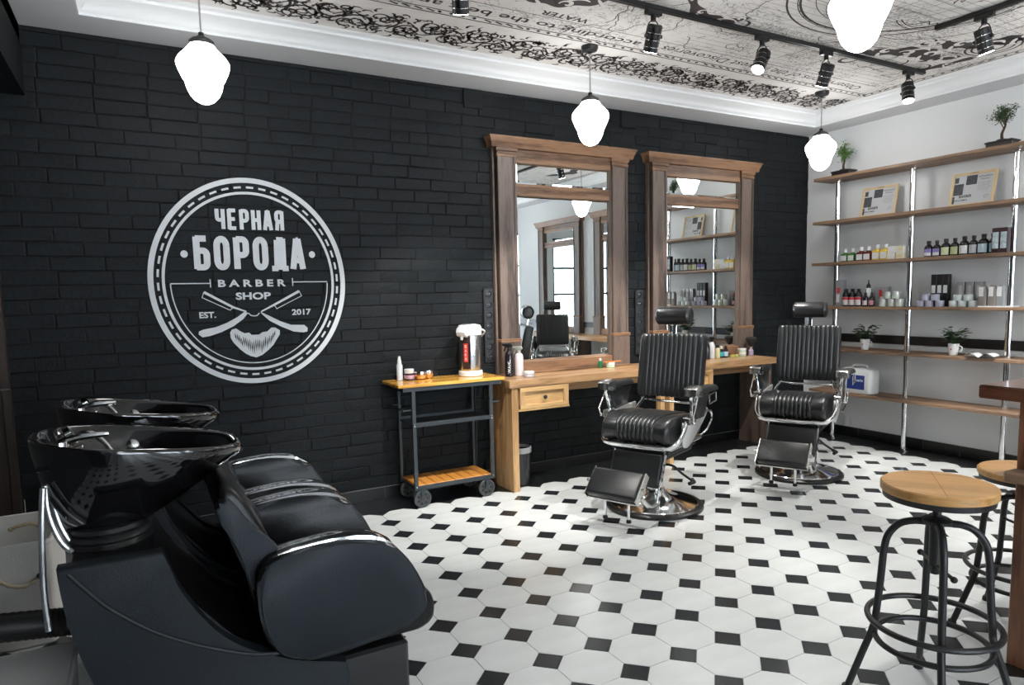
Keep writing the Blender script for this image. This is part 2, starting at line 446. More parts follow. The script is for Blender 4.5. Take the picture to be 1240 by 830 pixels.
# painted access covers high on the brick wall
for x in (0.953, 2.43):
    bm = B(); box(bm, x - 0.078, x + 0.078, -0.022, 0.0, 2.90, 3.038, 0.002)
    tag(obj('access_cover', bm, brick_m), 'small square black painted cover on the brick wall, ' + ('left of the first mirror cornice' if x < 1 else 'above the first mirror cornice'), 'cover')

# baseboards of black tiles
bm = B(); box(bm, -2.5, XR, -0.009, 0.0, 0.0, 0.088)
bb = struct('baseboard_back', bm, grout_l, None)
bt = B(); box(bt, -0.157, 0.157, -0.013, -0.008, 0.001, 0.086, 0.001); me_bb = bpy.data.meshes.new('baseboard_tile'); bt.to_mesh(me_bb); bt.free(); me_bb.materials.append(tile_bb)
for k in range(-8, 15):
    x = 0.146 + 0.317 * k + 0.1585
    if -2.4 < x < XR - 0.1: inst('baseboard_tile', me_bb, bb, (x, 0, 0))
bm = B(); box(bm, XR - 0.009, XR, YB, -0.013, 0.0, 0.100)
bb = struct('baseboard_right', bm, grout_l, None)
bt = B(); box(bt, -0.013, -0.008, -0.1595, 0.1595, 0.001, 0.098, 0.001); me_bb = bpy.data.meshes.new('baseboard_tile'); bt.to_mesh(me_bb); bt.free(); me_bb.materials.append(tile_bb)
for k in range(0, 26): inst('baseboard_tile', me_bb, bb, (XR, -0.140 - 0.3225 * k - 0.035, 0))

# ---- other walls
bm = B(); box(bm, XR, XR + 0.12, YB, 0.0, 0.0, 3.3); struct('wall_right', bm, white_wall)
bm = B(); box(bm, -1.95, -1.83, -4.2, 0.0, 2.66, 3.3); struct('trim_1', bm, brick_m)             # dark lintel beam over the niche
bm = B(); box(bm, -2.6, -2.5, -4.2, 0.0, 0.0, 3.3); box(bm, -2.6, -1.83, YB, -4.2, 0.0, 3.3)
struct('wall_left', bm, mat('dark niche paint', (0.05, 0.052, 0.055), 0.7))
bm = B(); box(bm, -2.5, -1.83, -4.2, 0.0, 2.95, 3.3); struct('trim_2', bm, brick_m)
# front wall (behind the camera) with three tall shop windows
bm = B()
wins = [(-1.1, 0.5), (0.95, 2.55), (3.0, 4.4)]
xs = [-2.6] + [v for w_ in wins for v in w_] + [XR + 0.1]
for a, b in zip(xs[::2], xs[1::2]): box(bm, a, b, YB - 0.15, YB, 0.0, 3.3)
for a, b in wins: box(bm, a, b, YB - 0.15, YB, 0.0, 0.35); box(bm, a, b, YB - 0.15, YB, 2.75, 3.3)
struct('wall_front', bm, white_wall)
fr_m = mat('dark grey window frame', (0.03, 0.033, 0.036), 0.4)
gm = bpy.data.materials.new('window glass'); gm.use_nodes = True; nt = gm.node_tree; nt.nodes.clear()
o_ = nt.nodes.new('ShaderNodeOutputMaterial'); mx = nt.nodes.new('ShaderNodeMixShader'); tr = nt.nodes.new('ShaderNodeBsdfTransparent'); gl = nt.nodes.new('ShaderNodeBsdfGlossy'); fz = nt.nodes.new('ShaderNodeFresnel')
gl.inputs['Roughness'].default_value = 0.01; nt.links.new(fz.outputs[0], mx.inputs[0]); nt.links.new(tr.outputs[0], mx.inputs[1]); nt.links.new(gl.outputs[0], mx.inputs[2]); nt.links.new(mx.outputs[0], o_.inputs[0])
for k, (a, b) in enumerate(wins):
    bm = B()
    for x in (a, (a + b) / 2 - 0.02, b - 0.05): box(bm, x, x + 0.05, YB - 0.09, YB - 0.03, 0.35, 2.75)
    for z in (0.35, 1.45, 2.05, 2.70): box(bm, a, b, YB - 0.088, YB - 0.032, z, z + 0.05)
    wo = struct('window_%d' % (k + 1), bm, fr_m)
    bm = B(); box(bm, a, b, YB - 0.065, YB - 0.06, 0.35, 2.75); obj('pane', bm, gm, wo, 0)

# ---- ceiling: soffit ring, cove, printed panel
SX0, SX1, SY0, SY1 = -1.53, 4.475, YB + 0.3, -0.305
bm = B()
box(bm, -1.83, XR, SY1, 0.0, H, 3.3); box(bm, SX1, XR, YB, SY1, H, 3.3); box(bm, -1.83, SX0, YB, SY1, H, 3.3); box(bm, SX0, SX1, YB, SY0, H, 3.3)
ceil = struct('ceiling', bm, soffit_m)
bm = B(); box(bm, -1.9, XR, YB, 0.0, HC + 0.04, 3.3); obj('ceiling_slab', bm, white_trim, ceil, 0)
bm = B()
prof = [(-0.004, -0.0015), (0.003, -0.0015), (0.003, 0.012), (0.012, 0.018), (0.022, 0.030), (0.040, 0.055), (0.068, 0.075), (0.085, 0.084), (0.088, 0.098), (0.105, 0.104), (0.118, 0.116)]
rings = []
for o1, z in prof:
    rings.append([bm.verts.new(p) for p in ((SX0 + o1, SY0 + o1, H + z), (SX1 - o1, SY0 + o1, H + z), (SX1 - o1, SY1 - o1, H + z), (SX0 + o1, SY1 - o1, H + z))])
for a, b in zip(rings, rings[1:]):
    for i in range(4): bm.faces.new((a[i], a[(i + 1) % 4], b[(i + 1) % 4], b[i]))
struct('trim_3', bm, white_trim, None, 50)

# printed ceiling panel: engraved map texture for the fine hatching, strokes and lettering as flat print
pm = bpy.data.materials.new('engraved map print'); pm.use_nodes = True; nt = pm.node_tree; N = nt.nodes; Lk = nt.links; bs = N['Principled BSDF']; bs.inputs['Roughness'].default_value = 0.8
tc = N.new('ShaderNodeTexCoord')
def band(scale, detail, dist, lo, hi, sc=(1, 1, 1)):
    mp = N.new('ShaderNodeMapping'); mp.inputs['Scale'].default_value = sc; Lk.new(tc.outputs['Object'], mp.inputs[0])
    n = N.new('ShaderNodeTexNoise'); n.inputs['Scale'].default_value = scale; n.inputs['Detail'].default_value = detail; n.inputs['Distortion'].default_value = dist
    Lk.new(mp.outputs[0], n.inputs['Vector'])
    s = N.new('ShaderNodeMath'); s.operation = 'SUBTRACT'; s.inputs[1].default_value = 0.5; Lk.new(n.outputs['Fac'], s.inputs[0])
    a = N.new('ShaderNodeMath'); a.operation = 'ABSOLUTE'; Lk.new(s.outputs[0], a.inputs[0])
    r = N.new('ShaderNodeMapRange'); r.inputs['From Min'].default_value = lo; r.inputs['From Max'].default_value = hi; Lk.new(a.outputs[0], r.inputs['Value']); return r
r1 = band(4.5, 4, 1.0, 0.002, 0.007); r2 = band(26, 2, 0.6, 0.012, 0.035)
msk = N.new('ShaderNodeTexNoise'); msk.inputs['Scale'].default_value = 2.3; Lk.new(tc.outputs['Object'], msk.inputs['Vector'])
mr = N.new('ShaderNodeMapRange'); mr.inputs['From Min'].default_value = 0.50; mr.inputs['From Max'].default_value = 0.56; Lk.new(msk.outputs['Fac'], mr.inputs['Value'])
m1 = N.new('ShaderNodeMix'); m1.data_type = 'FLOAT'; Lk.new(mr.outputs[0], m1.inputs[0]); m1.inputs[2].default_value = 1.0; Lk.new(r2.outputs[0], m1.inputs[3])
m2 = N.new('ShaderNodeMath'); m2.operation = 'MULTIPLY'; Lk.new(m1.outputs[0], m2.inputs[0]); Lk.new(r1.outputs[0], m2.inputs[1])
mc = N.new('ShaderNodeMix'); mc.data_type = 'RGBA'; Lk.new(m2.outputs[0], mc.inputs[0]); mc.inputs[6].default_value = (0.34, 0.32, 0.31, 1); mc.inputs[7].default_value = (0.78, 0.755, 0.73, 1); Lk.new(mc.outputs[2], bs.inputs['Base Color'])
bm = B(); box(bm, SX0 + 0.1, SX1 - 0.1, SY0 + 0.1, SY1 - 0.1, HC, HC + 0.03); cp = obj('printed_panel', bm, print_bg, ceil, 0)
bm = B(); box(bm, SX0 + 0.25, 4.30, SY0 + 0.3, -0.94, HC - 0.0008, HC + 0.01); obj('engraved_map', bm, pm, ceil, 0)
ZP = HC - 0.0018
fc = lambda x, y: (x, y, ZP)
rc = random.Random(11)
def spiral(cx, cy, r, a0, turns, sgn=1, n=22):
    return [(cx + r * (1 - 0.85 * i / n) * cos(a0 + sgn * turns * 2 * pi * i / n), cy + r * (1 - 0.85 * i / n) * sin(a0 + sgn * turns * 2 * pi * i / n)) for i in range(n + 1)]
bm = B()
def scroll_band(ax, t0, t1, c, hw):
    t = t0; k = 0
    while t < t1:
        s = 1 if k % 2 else -1
        def F(u, v): return fc(u, v) if ax == 'x' else fc(v, u)
        ribbon(bm, spiral(t, c + s * hw * 0.25, hw * 0.62, rc.uniform(0, 6), 1.5, s), [0.020 - 0.0005 * i for i in range(23)], F)
        ribbon(bm, spiral(t + 0.10, c - s * hw * 0.45, hw * 0.42, rc.uniform(0, 6), 1.2, -s), [0.016 - 0.0004 * i for i in range(23)], F)
        ribbon(bm, spiral(t + 0.04, c + s * hw * 0.72, hw * 0.26, rc.uniform(0, 6), 1.0, s), 0.013, F)
        for _ in range(24):
            x, y = t + rc.uniform(-0.1, 0.1), c + rc.uniform(-1, 1) * hw; a = rc.uniform(0, 6.28); l = rc.uniform(0.025, 0.07)
            cv = [(x + l * q * cos(a + q * 1.6), y + l * q * sin(a + q * 1.6)) for q in (0, 0.33, 0.66, 1)]
            ribbon(bm, cv, [0.016, 0.015, 0.010, 0.002], F)
        pts = [(t + 0.2 * q, c + hw * 0.5 * s * sin(q * pi)) for q in (0, 0.2, 0.4, 0.6, 0.8, 1)]
        ribbon(bm, pts, 0.011, F); t += 0.16; k += 1
scroll_band('x', -1.2, 4.25, -0.63, 0.165)
o = obj('scrollwork_band', bm, ink, ceil, 0)
bm = B()
def rope_line(F, t0, t1, c):
    ribbon(bm, [(t0, c - 0.028), (t1, c - 0.028)], 0.009, F); ribbon(bm, [(t0, c + 0.028), (t1, c + 0.028)], 0.009, F)
    t = t0; k = 0
    while t < t1:
        l = 0.055 if (k // 4) % 2 == 0 else 0.02
        ribbon(bm, [(t, c - 0.012), (t + l, c + 0.008)], 0.014 if l > 0.03 else 0.02, F); t += 0.075; k += 1
rope_line(lambda u, v: fc(u, v), -1.2, 4.30, -0.94)
rope_line(lambda u, v: fc(v, u), YB + 0.6, -0.94, 4.30)
ribbon(bm, [(-1.2, -1.155), (4.15, -1.155)], 0.005, fc); ribbon(bm, [(4.10, -1.155), (4.10, YB + 0.7)], 0.005, fc)
obj('rope_border', bm, ink, ceil, 0)
bm = B()
ft = lambda x, y: fc(-x, y)
text(bm, 'WATER', ft, -1.19, -0.85, -1.235, -1.175, 0.02)
text(bm, 'according to the best and latest', ft, -1.72, 0.35, -1.105, -1.005, 0.012)
text(bm, 'Observations of the newest Discoveries', ft, -4.05, -1.9, -1.105, -1.015, 0.0)
for i in range(26):
    x, y = rc.uniform(-0.8, 4.0), rc.uniform(-3.6, -1.25)
    text(bm, rc.choice(['the Sea', 'Terra', 'I. North', 'Land', 'Cape', 'Oceanus', 'Winds']), ft, -x - 0.07, -x + 0.07, y - 0.016, y + 0.016)
obj('map_lettering', bm, ink, ceil, 0)
bm = B()
def circ(cx, cy, r, w_, a0=0, a1=360, n=72): ribbon(bm, [(cx + r * cos(radians(a0 + (a1 - a0) * i / n)), cy + r * sin(radians(a0 + (a1 - a0) * i / n))) for i in range(n + 1)], w_, fc)
def hemisphere(cx, cy, r):
    for rr, w_ in ((r, 0.012), (r - 0.06, 0.006), (r - 0.075, 0.014), (r - 0.16, 0.005)): circ(cx, cy, rr, w_)
    for i in range(48):
        a = 2 * pi * i / 48; ribbon(bm, [(cx + (r - 0.062) * cos(a), cy + (r - 0.062) * sin(a)), (cx + (r - 0.075) * cos(a), cy + (r - 0.075) * sin(a))], 0.012, fc)
    for q in (0.25, 0.5, 0.75):
        for s in (-1, 1):
            R = (r - 0.16)
            ribbon(bm, [(cx + s * R * q * cos(t), cy + R * sin(t)) for t in [pi * (k / 16 - 0.5) for k in range(17)]], 0.0035, fc)
            ribbon(bm, [(cx + R * sqrt(1 - q * q) * (k / 8 - 1), cy + s * R * q) for k in range(17)], 0.0035, fc)
    for _ in range(10):
        x, y = cx + rc.uniform(-.6, .6) * r, cy + rc.uniform(-.6, .6) * r
        pts = [(x, y)]
        for i in range(14): pts.append((pts[-1][0] + rc.uniform(-.04, .06), pts[-1][1] + rc.uniform(-.05, .05)))
        ribbon(bm, pts, 0.008, fc)
hemisphere(2.62, -2.55, 0.80); hemisphere(0.85, -2.25, 0.72)
for rr in (0.30, 0.33, 0.50, 0.66): circ(3.10, -2.05 - 0.35, rr + 0.02, 0.007, -30, 120, 30)
for i in range(46): ribbon(bm, [(1.9 + 0.0 * i, -3.9 + 0.06 * i), (4.05, -3.9 + 0.06 * i)], 0.0022, fc)
for i in range(34):
    x, y = rc.uniform(-0.9, 4.0), rc.uniform(-2.0, -1.22); a = rc.uniform(0, 6.28); pts = [(x, y)]
    for _ in range(12): a += rc.uniform(-0.9, 0.9); pts.append((pts[-1][0] + 0.03 * cos(a), pts[-1][1] + 0.03 * sin(a)))
    ribbon(bm, pts, 0.006, fc)
obj('map_circles', bm, ink, ceil, 0)
bm = B()
def sweep(pts, w_):
    P = cr2(pts, 8); n_ = len(P)
    ribbon(bm, P, [max(0.003, w_ * sin(pi * min(1, (0.12 + 0.88 * i / (n_ - 1)))) ** 0.8 * (0.75 + 0.25 * abs(sin(9 * i / n_)))) for i in range(n_)], fc)
def curl(cx, cy, r, a0, sgn, w_):
    ribbon(bm, spiral(cx, cy, r, a0, 0.85, sgn), [w_ * (0.3 + 0.7 * sin(pi * i / 22)) for i in range(23)], fc)
def acanthus(x, y, ang, sc_, flip=1):
    ca, sa = cos(ang) * sc_, sin(ang) * sc_
    Tf = lambda u, v: (x + u * ca - v * flip * sa, y + u * sa + v * flip * ca)
    sweep([Tf(0, 0), Tf(0.25, 0.10), Tf(0.5, 0.06), Tf(0.75, -0.06), Tf(1.0, 0.02)], 0.16 * sc_)
    for u, v, l, a in ((0.15, 0.06, 0.30, 1.1), (0.35, 0.10, 0.30, 0.8), (0.55, 0.05, 0.26, 0.9), (0.30, 0.02, 0.28, -0.9), (0.55, -0.02, 0.28, -0.8), (0.78, -0.04, 0.22, 1.0)):
        sweep([Tf(u, v), Tf(u + l * .5 * cos(a), v + l * .6 * sin(a)), Tf(u + l * cos(a * .5), v + l * .9 * sin(a))], 0.085 * sc_)
        c_u, c_v = u + l * 1.05 * cos(a * .5), v + l * 0.75 * sin(a); p_ = Tf(c_u, c_v); curl(p_[0], p_[1], 0.07 * sc_, a + ang, 1 if a > 0 else -1, 0.035 * sc_)
def swath(pts, w_):
    P = cr2(pts, 10); n_ = len(P)
    ribbon(bm, P, [w_ * (0.12 + 0.88 * sin(pi * i / (n_ - 1)) ** 0.6) * (0.78 + 0.22 * sin(i * 0.9)) for i in range(n_)], fc)
SW = [([(3.15, -1.60), (3.40, -1.70), (3.62, -1.82), (3.85, -1.78), (4.02, -1.90)], 0.20), ([(3.55, -2.02), (3.75, -2.02), (3.93, -2.18), (4.05, -2.45), (4.02, -2.75)], 0.20), ([(4.06, -1.52), (4.10, -1.75), (4.14, -2.0)], 0.10),
      ([(1.50, -1.78), (1.72, -1.62), (1.95, -1.60), (2.05, -1.70)], 0.11), ([(0.55, -1.45), (0.75, -1.36), (0.98, -1.42), (1.15, -1.60)], 0.16), ([(-1.0, -1.5), (-0.7, -1.38), (-0.4, -1.45)], 0.16), ([(3.9, -3.1), (4.0, -3.4), (3.8, -3.7)], 0.2)]
for P_, w_ in SW: swath(P_, w_)
for x, y, r_ in ((3.30, -1.48, 0.09), (3.72, -1.60, 0.08), (3.50, -1.95, 0.07), (4.0, -1.62, 0.07), (2.08, -1.60, 0.07), (1.46, -1.86, 0.07), (1.12, -1.68, 0.08), (0.52, -1.36, 0.07)): curl(x, y, r_, r_ * 60, 1, 0.026)
for q in ((4.02, -2.12, 0.17), (4.02, -2.12, 0.13), (4.02, -2.12, 0.07)): circ(q[0], q[1], q[2], 0.014)
obj('acanthus_leaves', bm, ink, ceil, 0)

bm = B(); fc = lambda x, y: (x, y, ZP - 0.0008)
for P_, w_ in SW[:-1]:
    C_ = cr2(P_, 4)
    for k in range(1, len(C_) - 1, 3):
        x, y = C_[k]; sg = 1 if k % 2 else -1
        ribbon(bm, spiral(x, y + sg * w_ * 0.16, w_ * 0.30, k * 1.3, 0.9, sg), [w_ * 0.17 * (0.25 + 0.75 * sin(pi * i / 22)) for i in range(23)], fc)
        sweep([(x - 0.02, y - sg * w_ * 0.1), (x + 0.05, y - sg * w_ * 0.42), (x + 0.11, y - sg * w_ * 0.36)], w_ * 0.16)
obj('light_scrolls', bm, print_bg, ceil, 0)

# black chair rail on the white wall
bm = B(); box(bm, XR - 0.018, XR, YB, -0.02, 0.955, 1.035, 0.003); struct('trim_4', bm, mat('black rail', (0.012, 0.012, 0.013), 0.35))

# dark door at the left end of the brick wall
bm = B(); box(bm, -2.5, -2.03, -0.055, -0.015, 0.0, 2.45)
d1 = struct('door_1', bm, doorw)
bm = B(); box(bm, -2.06, -2.02, -0.075, -0.015, 0.0, 2.5, 0.003); obj('door_jamb', bm, doorw, d1)
bm = B(); cyl(bm, (-2.10, -0.055, 1.015), (-2.10, -0.115, 1.015), 0.008); cyl(bm, (-2.10, -0.11, 1.015), (-2.01, -0.115, 1.02), 0.008); o = obj('door_handle', bm, chrome, d1)
bm = B(); cyl(bm, (-2.012, -0.02, 0.27), (-2.012, -0.02, 0.36), 0.005); obj('hinge', bm, steel, d1)

# ================================================================== WALL LOGO (painted on the bricks)
YL = -0.0125
fl = lambda x, z: (x, YL, z)
logo = thing('painted_logo', 'large round white barber shop emblem painted on the black brick wall', 'logo', (0, 0, 0))
LX, LZ = -0.688, 1.606
def ell(rx, rz, w_, a0=0, a1=360, n=96, cz=LZ, cx=LX):
    b2 = B(); pts = [(cx + rx * cos(radians(a0 + (a1 - a0) * i / n)), cz + rz * sin(radians(a0 + (a1 - a0) * i / n))) for i in range(n + (0 if a1 - a0 == 360 else 1))]
    ribbon(b2, pts, w_, fl, a1 - a0 == 360); return b2
obj('outer_ring', ell(0.592, 0.656, 0.032), paint_w, logo, 0)
obj('inner_ring', ell(0.522, 0.575, 0.017), paint_w, logo, 0)
for k in range(46):
    a = 360 / 46 * k; n = 4; bm = B()
    ribbon(bm, [(LX + 0.552 * cos(radians(a + 4.6 * i / n)), LZ + 0.611 * sin(radians(a + 4.6 * i / n))) for i in range(n + 1)], 0.013, fl); obj('dash', bm, paint_w, logo, 0)
bm = ell(0.484, 0.535, 0.007, 181, 359, 60)
ribbon(bm, [(-1.173, 1.599), (-0.945, 1.599)], 0.007, fl); ribbon(bm, [(-0.944, 1.626), (-0.944, 1.573)], 0.007, fl)
ribbon(bm, [(-0.203, 1.604), (-0.434, 1.604)], 0.007, fl); ribbon(bm, [(-0.435, 1.630), (-0.435, 1.577)], 0.007, fl)
obj('divider_line', bm, paint_w, logo, 0)
# condensed block letters drawn stroke by stroke; unit box, y up
def arc(cx, cy, rx, ry, a0, a1, n=7): return [(cx + rx * cos(radians(a0 + (a1 - a0) * i / n)), cy + ry * sin(radians(a0 + (a1 - a0) * i / n))) for i in range(n + 1)]
GL = {
 'Ч': [([(0, 1.06)] + [(0, .62)] + arc(.32, .62, .32, .17, 180, 270) + [(1, .45)]), [(1, 1.06), (1, -.06)]],
 'Е': [[(0, -.06), (0, 1.06)], [(-.1, 1), (1.1, 1)], [(0, .52), (.95, .52)], [(-.1, 0), (1.1, 0)]],
 'Р': [[(0, -.06), (0, 1.06)], [(0, 1)] + arc(.6, .84, .4, .16, 90, 0) + arc(.6, .60, .4, .16, 0, -90) + [(0, .44)]],
 'Н': [[(0, -.06), (0, 1.06)], [(1, -.06), (1, 1.06)], [(0, .5), (1, .5)]],
 'А': [[(-.06, -.06), (.42, 1.06)], [(1.06, -.06), (.58, 1.06)], [(.22, .26), (.78, .26)], [(.36, 1), (.64, 1)]],
 'Я': [[(1, -.06), (1, 1.06)], [(1, 1)] + arc(.4, .84, .4, .16, 90, 180) + arc(.4, .62, .4, .16, 180, 270) + [(1, .46)], [(.55, .46), (.16, .36), (.04, -.06)]],
 'Б': [[(0, -.06), (0, 1.06)], [(-.1, 1), (1.0, 1)], [(0, .58)] + arc(.6, .42, .4, .16, 90, 0) + arc(.6, .16, .4, .16, 0, -90) + [(-.1, 0)]],
 'О': [arc(.5, .75, .5, .25, 0, 180, 9) + arc(.5, .25, .5, .25, 180, 360, 9) + [(1, .75)]],
 'Д': [[(.22, .02), (.30, 1.0)], [(.90, .02), (.90, 1.06)], [(.24, 1), (.98, 1)], [(-.12, .02), (1.2, .02)], [(-.05, .06), (-.05, -.14)], [(1.12, .06), (1.12, -.14)]],
}
def word(bm, s, x0, x1, z0, z1, st, gap, skew=0.0):
    n = len(s); wl = (x1 - x0 - gap * (n - 1)) / n
    for k, ch in enumerate(s):
        a = x0 + k * (wl + gap); cw, chh = wl - st, (z1 - z0) - st
        for q, stroke in enumerate(GL[ch]): ribbon(bm, [(a + st / 2 + p[0] * cw, z0 + st / 2 + p[1] * chh) for p in stroke], st, (lambda x, z, q=q: (x, YL - 0.0004 * q, z)))
bm = B(); word(bm, 'ЧЕРНАЯ', -0.892, -0.470, 1.941, 2.078, 0.024, 0.013); obj('lettering', bm, paint_w, logo, 0)
bm = B(); word(bm, 'БОРОДА', -1.030, -0.345, 1.682, 1.902, 0.039, 0.022); obj('lettering', bm, paint_w, logo, 0)
bm = B(); text(bm, 'B A R B E R', fl, -0.899, -0.479, 1.575, 1.622, 0.035); obj('lettering', bm, paint_w, logo, 0)
bm = B(); text(bm, 'SHOP', fl, -0.798, -0.580, 1.490, 1.538, 0.035); obj('lettering', bm, paint_w, logo, 0)
bm = B(); text(bm, 'EST.', fl, -1.021, -0.923, 1.377, 1.417, 0.03); obj('lettering', bm, paint_w, logo, 0)
bm = B(); text(bm, '2017', fl, -0.450, -0.324, 1.379, 1.420, 0.03); obj('lettering', bm, paint_w, logo, 0)
for x, z in ((-1.083, 1.784), (-0.297, 1.789)):
    bm = B(); bm.faces.new([bm.verts.new(fl(x + 0.021 * cos(i * pi / 10), z + 0.023 * sin(i * pi / 10))) for i in range(20)]); obj('dot', bm, paint_w, logo, 0)
S = {
'spL': [(-0.985, 1.543), (-0.818, 1.443), (-0.739, 1.412)],
'thL': [(-0.985, 1.545), (-0.998, 1.509), (-0.837, 1.424), (-0.818, 1.443)],
'hL': [(-0.729, 1.403), (-0.76, 1.365), (-0.821, 1.32), (-0.896, 1.284), (-0.968, 1.261), (-1.01, 1.255), (-1.033, 1.275), (-1.029, 1.294), (-1.0, 1.305), (-0.929, 1.317), (-0.863, 1.342), (-0.796, 1.378), (-0.75, 1.412)],
'spR': [(-0.396, 1.541), (-0.561, 1.453), (-0.646, 1.41)],
'thR': [(-0.396, 1.544), (-0.381, 1.509), (-0.547, 1.426), (-0.561, 1.45)],
'hR': [(-0.654, 1.409), (-0.595, 1.379), (-0.528, 1.341), (-0.46, 1.314), (-0.373, 1.31), (-0.352, 1.289), (-0.355, 1.264), (-0.38, 1.259), (-0.446, 1.268), (-0.523, 1.304), (-0.597, 1.347), (-0.64, 1.389)],
'br': [(-0.729, 1.403), (-0.711, 1.386), (-0.693, 1.382), (-0.674, 1.384), (-0.658, 1.401)],
'beard': [(-0.846, 1.278), (-0.834, 1.297), (-0.808, 1.304), (-0.787, 1.287), (-0.759, 1.27), (-0.729, 1.273), (-0.715, 1.257), (-0.693, 1.258), (-0.67, 1.254), (-0.647, 1.273), (-0.616, 1.276), (-0.588, 1.301), (-0.565, 1.3), (-0.535, 1.28), (-0.537, 1.252), (-0.558, 1.221), (-0.583, 1.182), (-0.616, 1.151), (-0.655, 1.121), (-0.694, 1.106), (-0.73, 1.118), (-0.759, 1.136), (-0.794, 1.169), (-0.828, 1.211), (-0.844, 1.243)]}
for s in 'LR':
    bm = B(); ribbon(bm, S['sp' + s], [0.017, 0.014, 0.009], fl); ribbon(bm, S['th' + s], 0.005, fl)
    bm.faces.new([bm.verts.new(fl(*p)) for p in S['h' + s]]); bmesh.ops.triangulate(bm, faces=bm.faces)
    obj('razor', bm, paint_w, logo, 0)
bm = B(); ribbon(bm, S['br'], 0.007, fl); bm.faces.new([bm.verts.new(fl(*p)) for p in S['beard']]); bmesh.ops.triangulate(bm, faces=bm.faces)
obj('beard', bm, paint_w, logo, 0)
bm = B(); rr = random.Random(5)
for k in range(21):
    x = -0.818 + 0.0126 * k; zt = 1.272 - 0.05 * sin(pi * k / 20) + rr.uniform(-.012, .006); l = 0.035 + 0.04 * sin(pi * k / 20) + rr.uniform(0, 0.012)
    ribbon(bm, [(x, zt), (x + 0.002 * (10 - k) / 4, zt - l * .5), (x + 0.004 * (10 - k) / 4, zt - l)], [0.003, 0.008, 0.001], lambda a, b: (a, YL - 0.0006, b))
obj('beard_strands', bm, brick_m, logo, 0)

# ================================================================== PENDANT LAMPS
def make_pendant(label, x, y, group='schoolhouse pendants hanging from the printed ceiling'):
    t = thing('pendant_lamp', label, 'lamp', (x, y, 2.66), 0, group)
    bm = B(); lathe(bm, [(0.0, -0.170), (0.026, -0.166), (0.050, -0.153), (0.072, -0.128), (0.086, -0.098), (0.093, -0.072), (0.097, -0.056), (0.104, -0.046), (0.115, -0.022), (0.127, 0.006), (0.134, 0.030), (0.133, 0.044), (0.124, 0.062), (0.105, 0.084), (0.088, 0.100), (0.072, 0.120), (0.060, 0.136), (0.0, 0.141)], n=32)
    gl_ = obj('globe', bm, globe_m, t, 60); gl_.scale = (0.95, 0.95, 0.96); gl_.location.z = 0.004
    bm = B(); lathe(bm, [(0.059, 0.132), (0.061, 0.150), (0.050, 0.160), (0.030, 0.170), (0.016, 0.178), (0.013, 0.195), (0.0, 0.196)], n=24); obj('fitter', bm, blackm, t)
    bm = B(); cyl(bm, (0, 0, 0.19), (0, 0, HC - 2.66 - 0.02), 0.0045, n=8); obj('rod', bm, steel, t)
    bm = B(); lathe(bm, [(0.0, HC - 2.66 - 0.050), (0.014, HC - 2.66 - 0.048), (0.018, HC - 2.66 - 0.038), (0.050, HC - 2.66 - 0.030), (0.058, HC - 2.66 - 0.014), (0.058, HC - 2.66 - 0.001)], n=24); obj('canopy', bm, blackm, t)
    return t
P0 = make_pendant('lit white globe pendant over the round wall emblem, leftmost in the room', -0.98, -0.86)
for x, y, lb in ((1.44, -0.86, 'lit white globe pendant in front of the left wooden mirror frame'),
                 (3.86, -0.85, 'lit white globe pendant nearest the corner of black and white walls'),
                 (1.43, -2.89, 'lit white globe pendant at the top of the picture, cut off by the frame'),
                 (3.86, -2.89, 'lit white globe pendant out of view over the bar side'),
                 (-0.98, -5.6, 'unseen globe pendant added as fill light behind the camera on the left'), (1.43, -5.6, 'unseen globe pendant added as fill light behind the camera in the middle'), (3.86, -5.6, 'unseen globe pendant added as fill light behind the camera on the right')):  # row behind the camera is added to light the room
    dup(P0, (x, y, 2.66), None, lb)

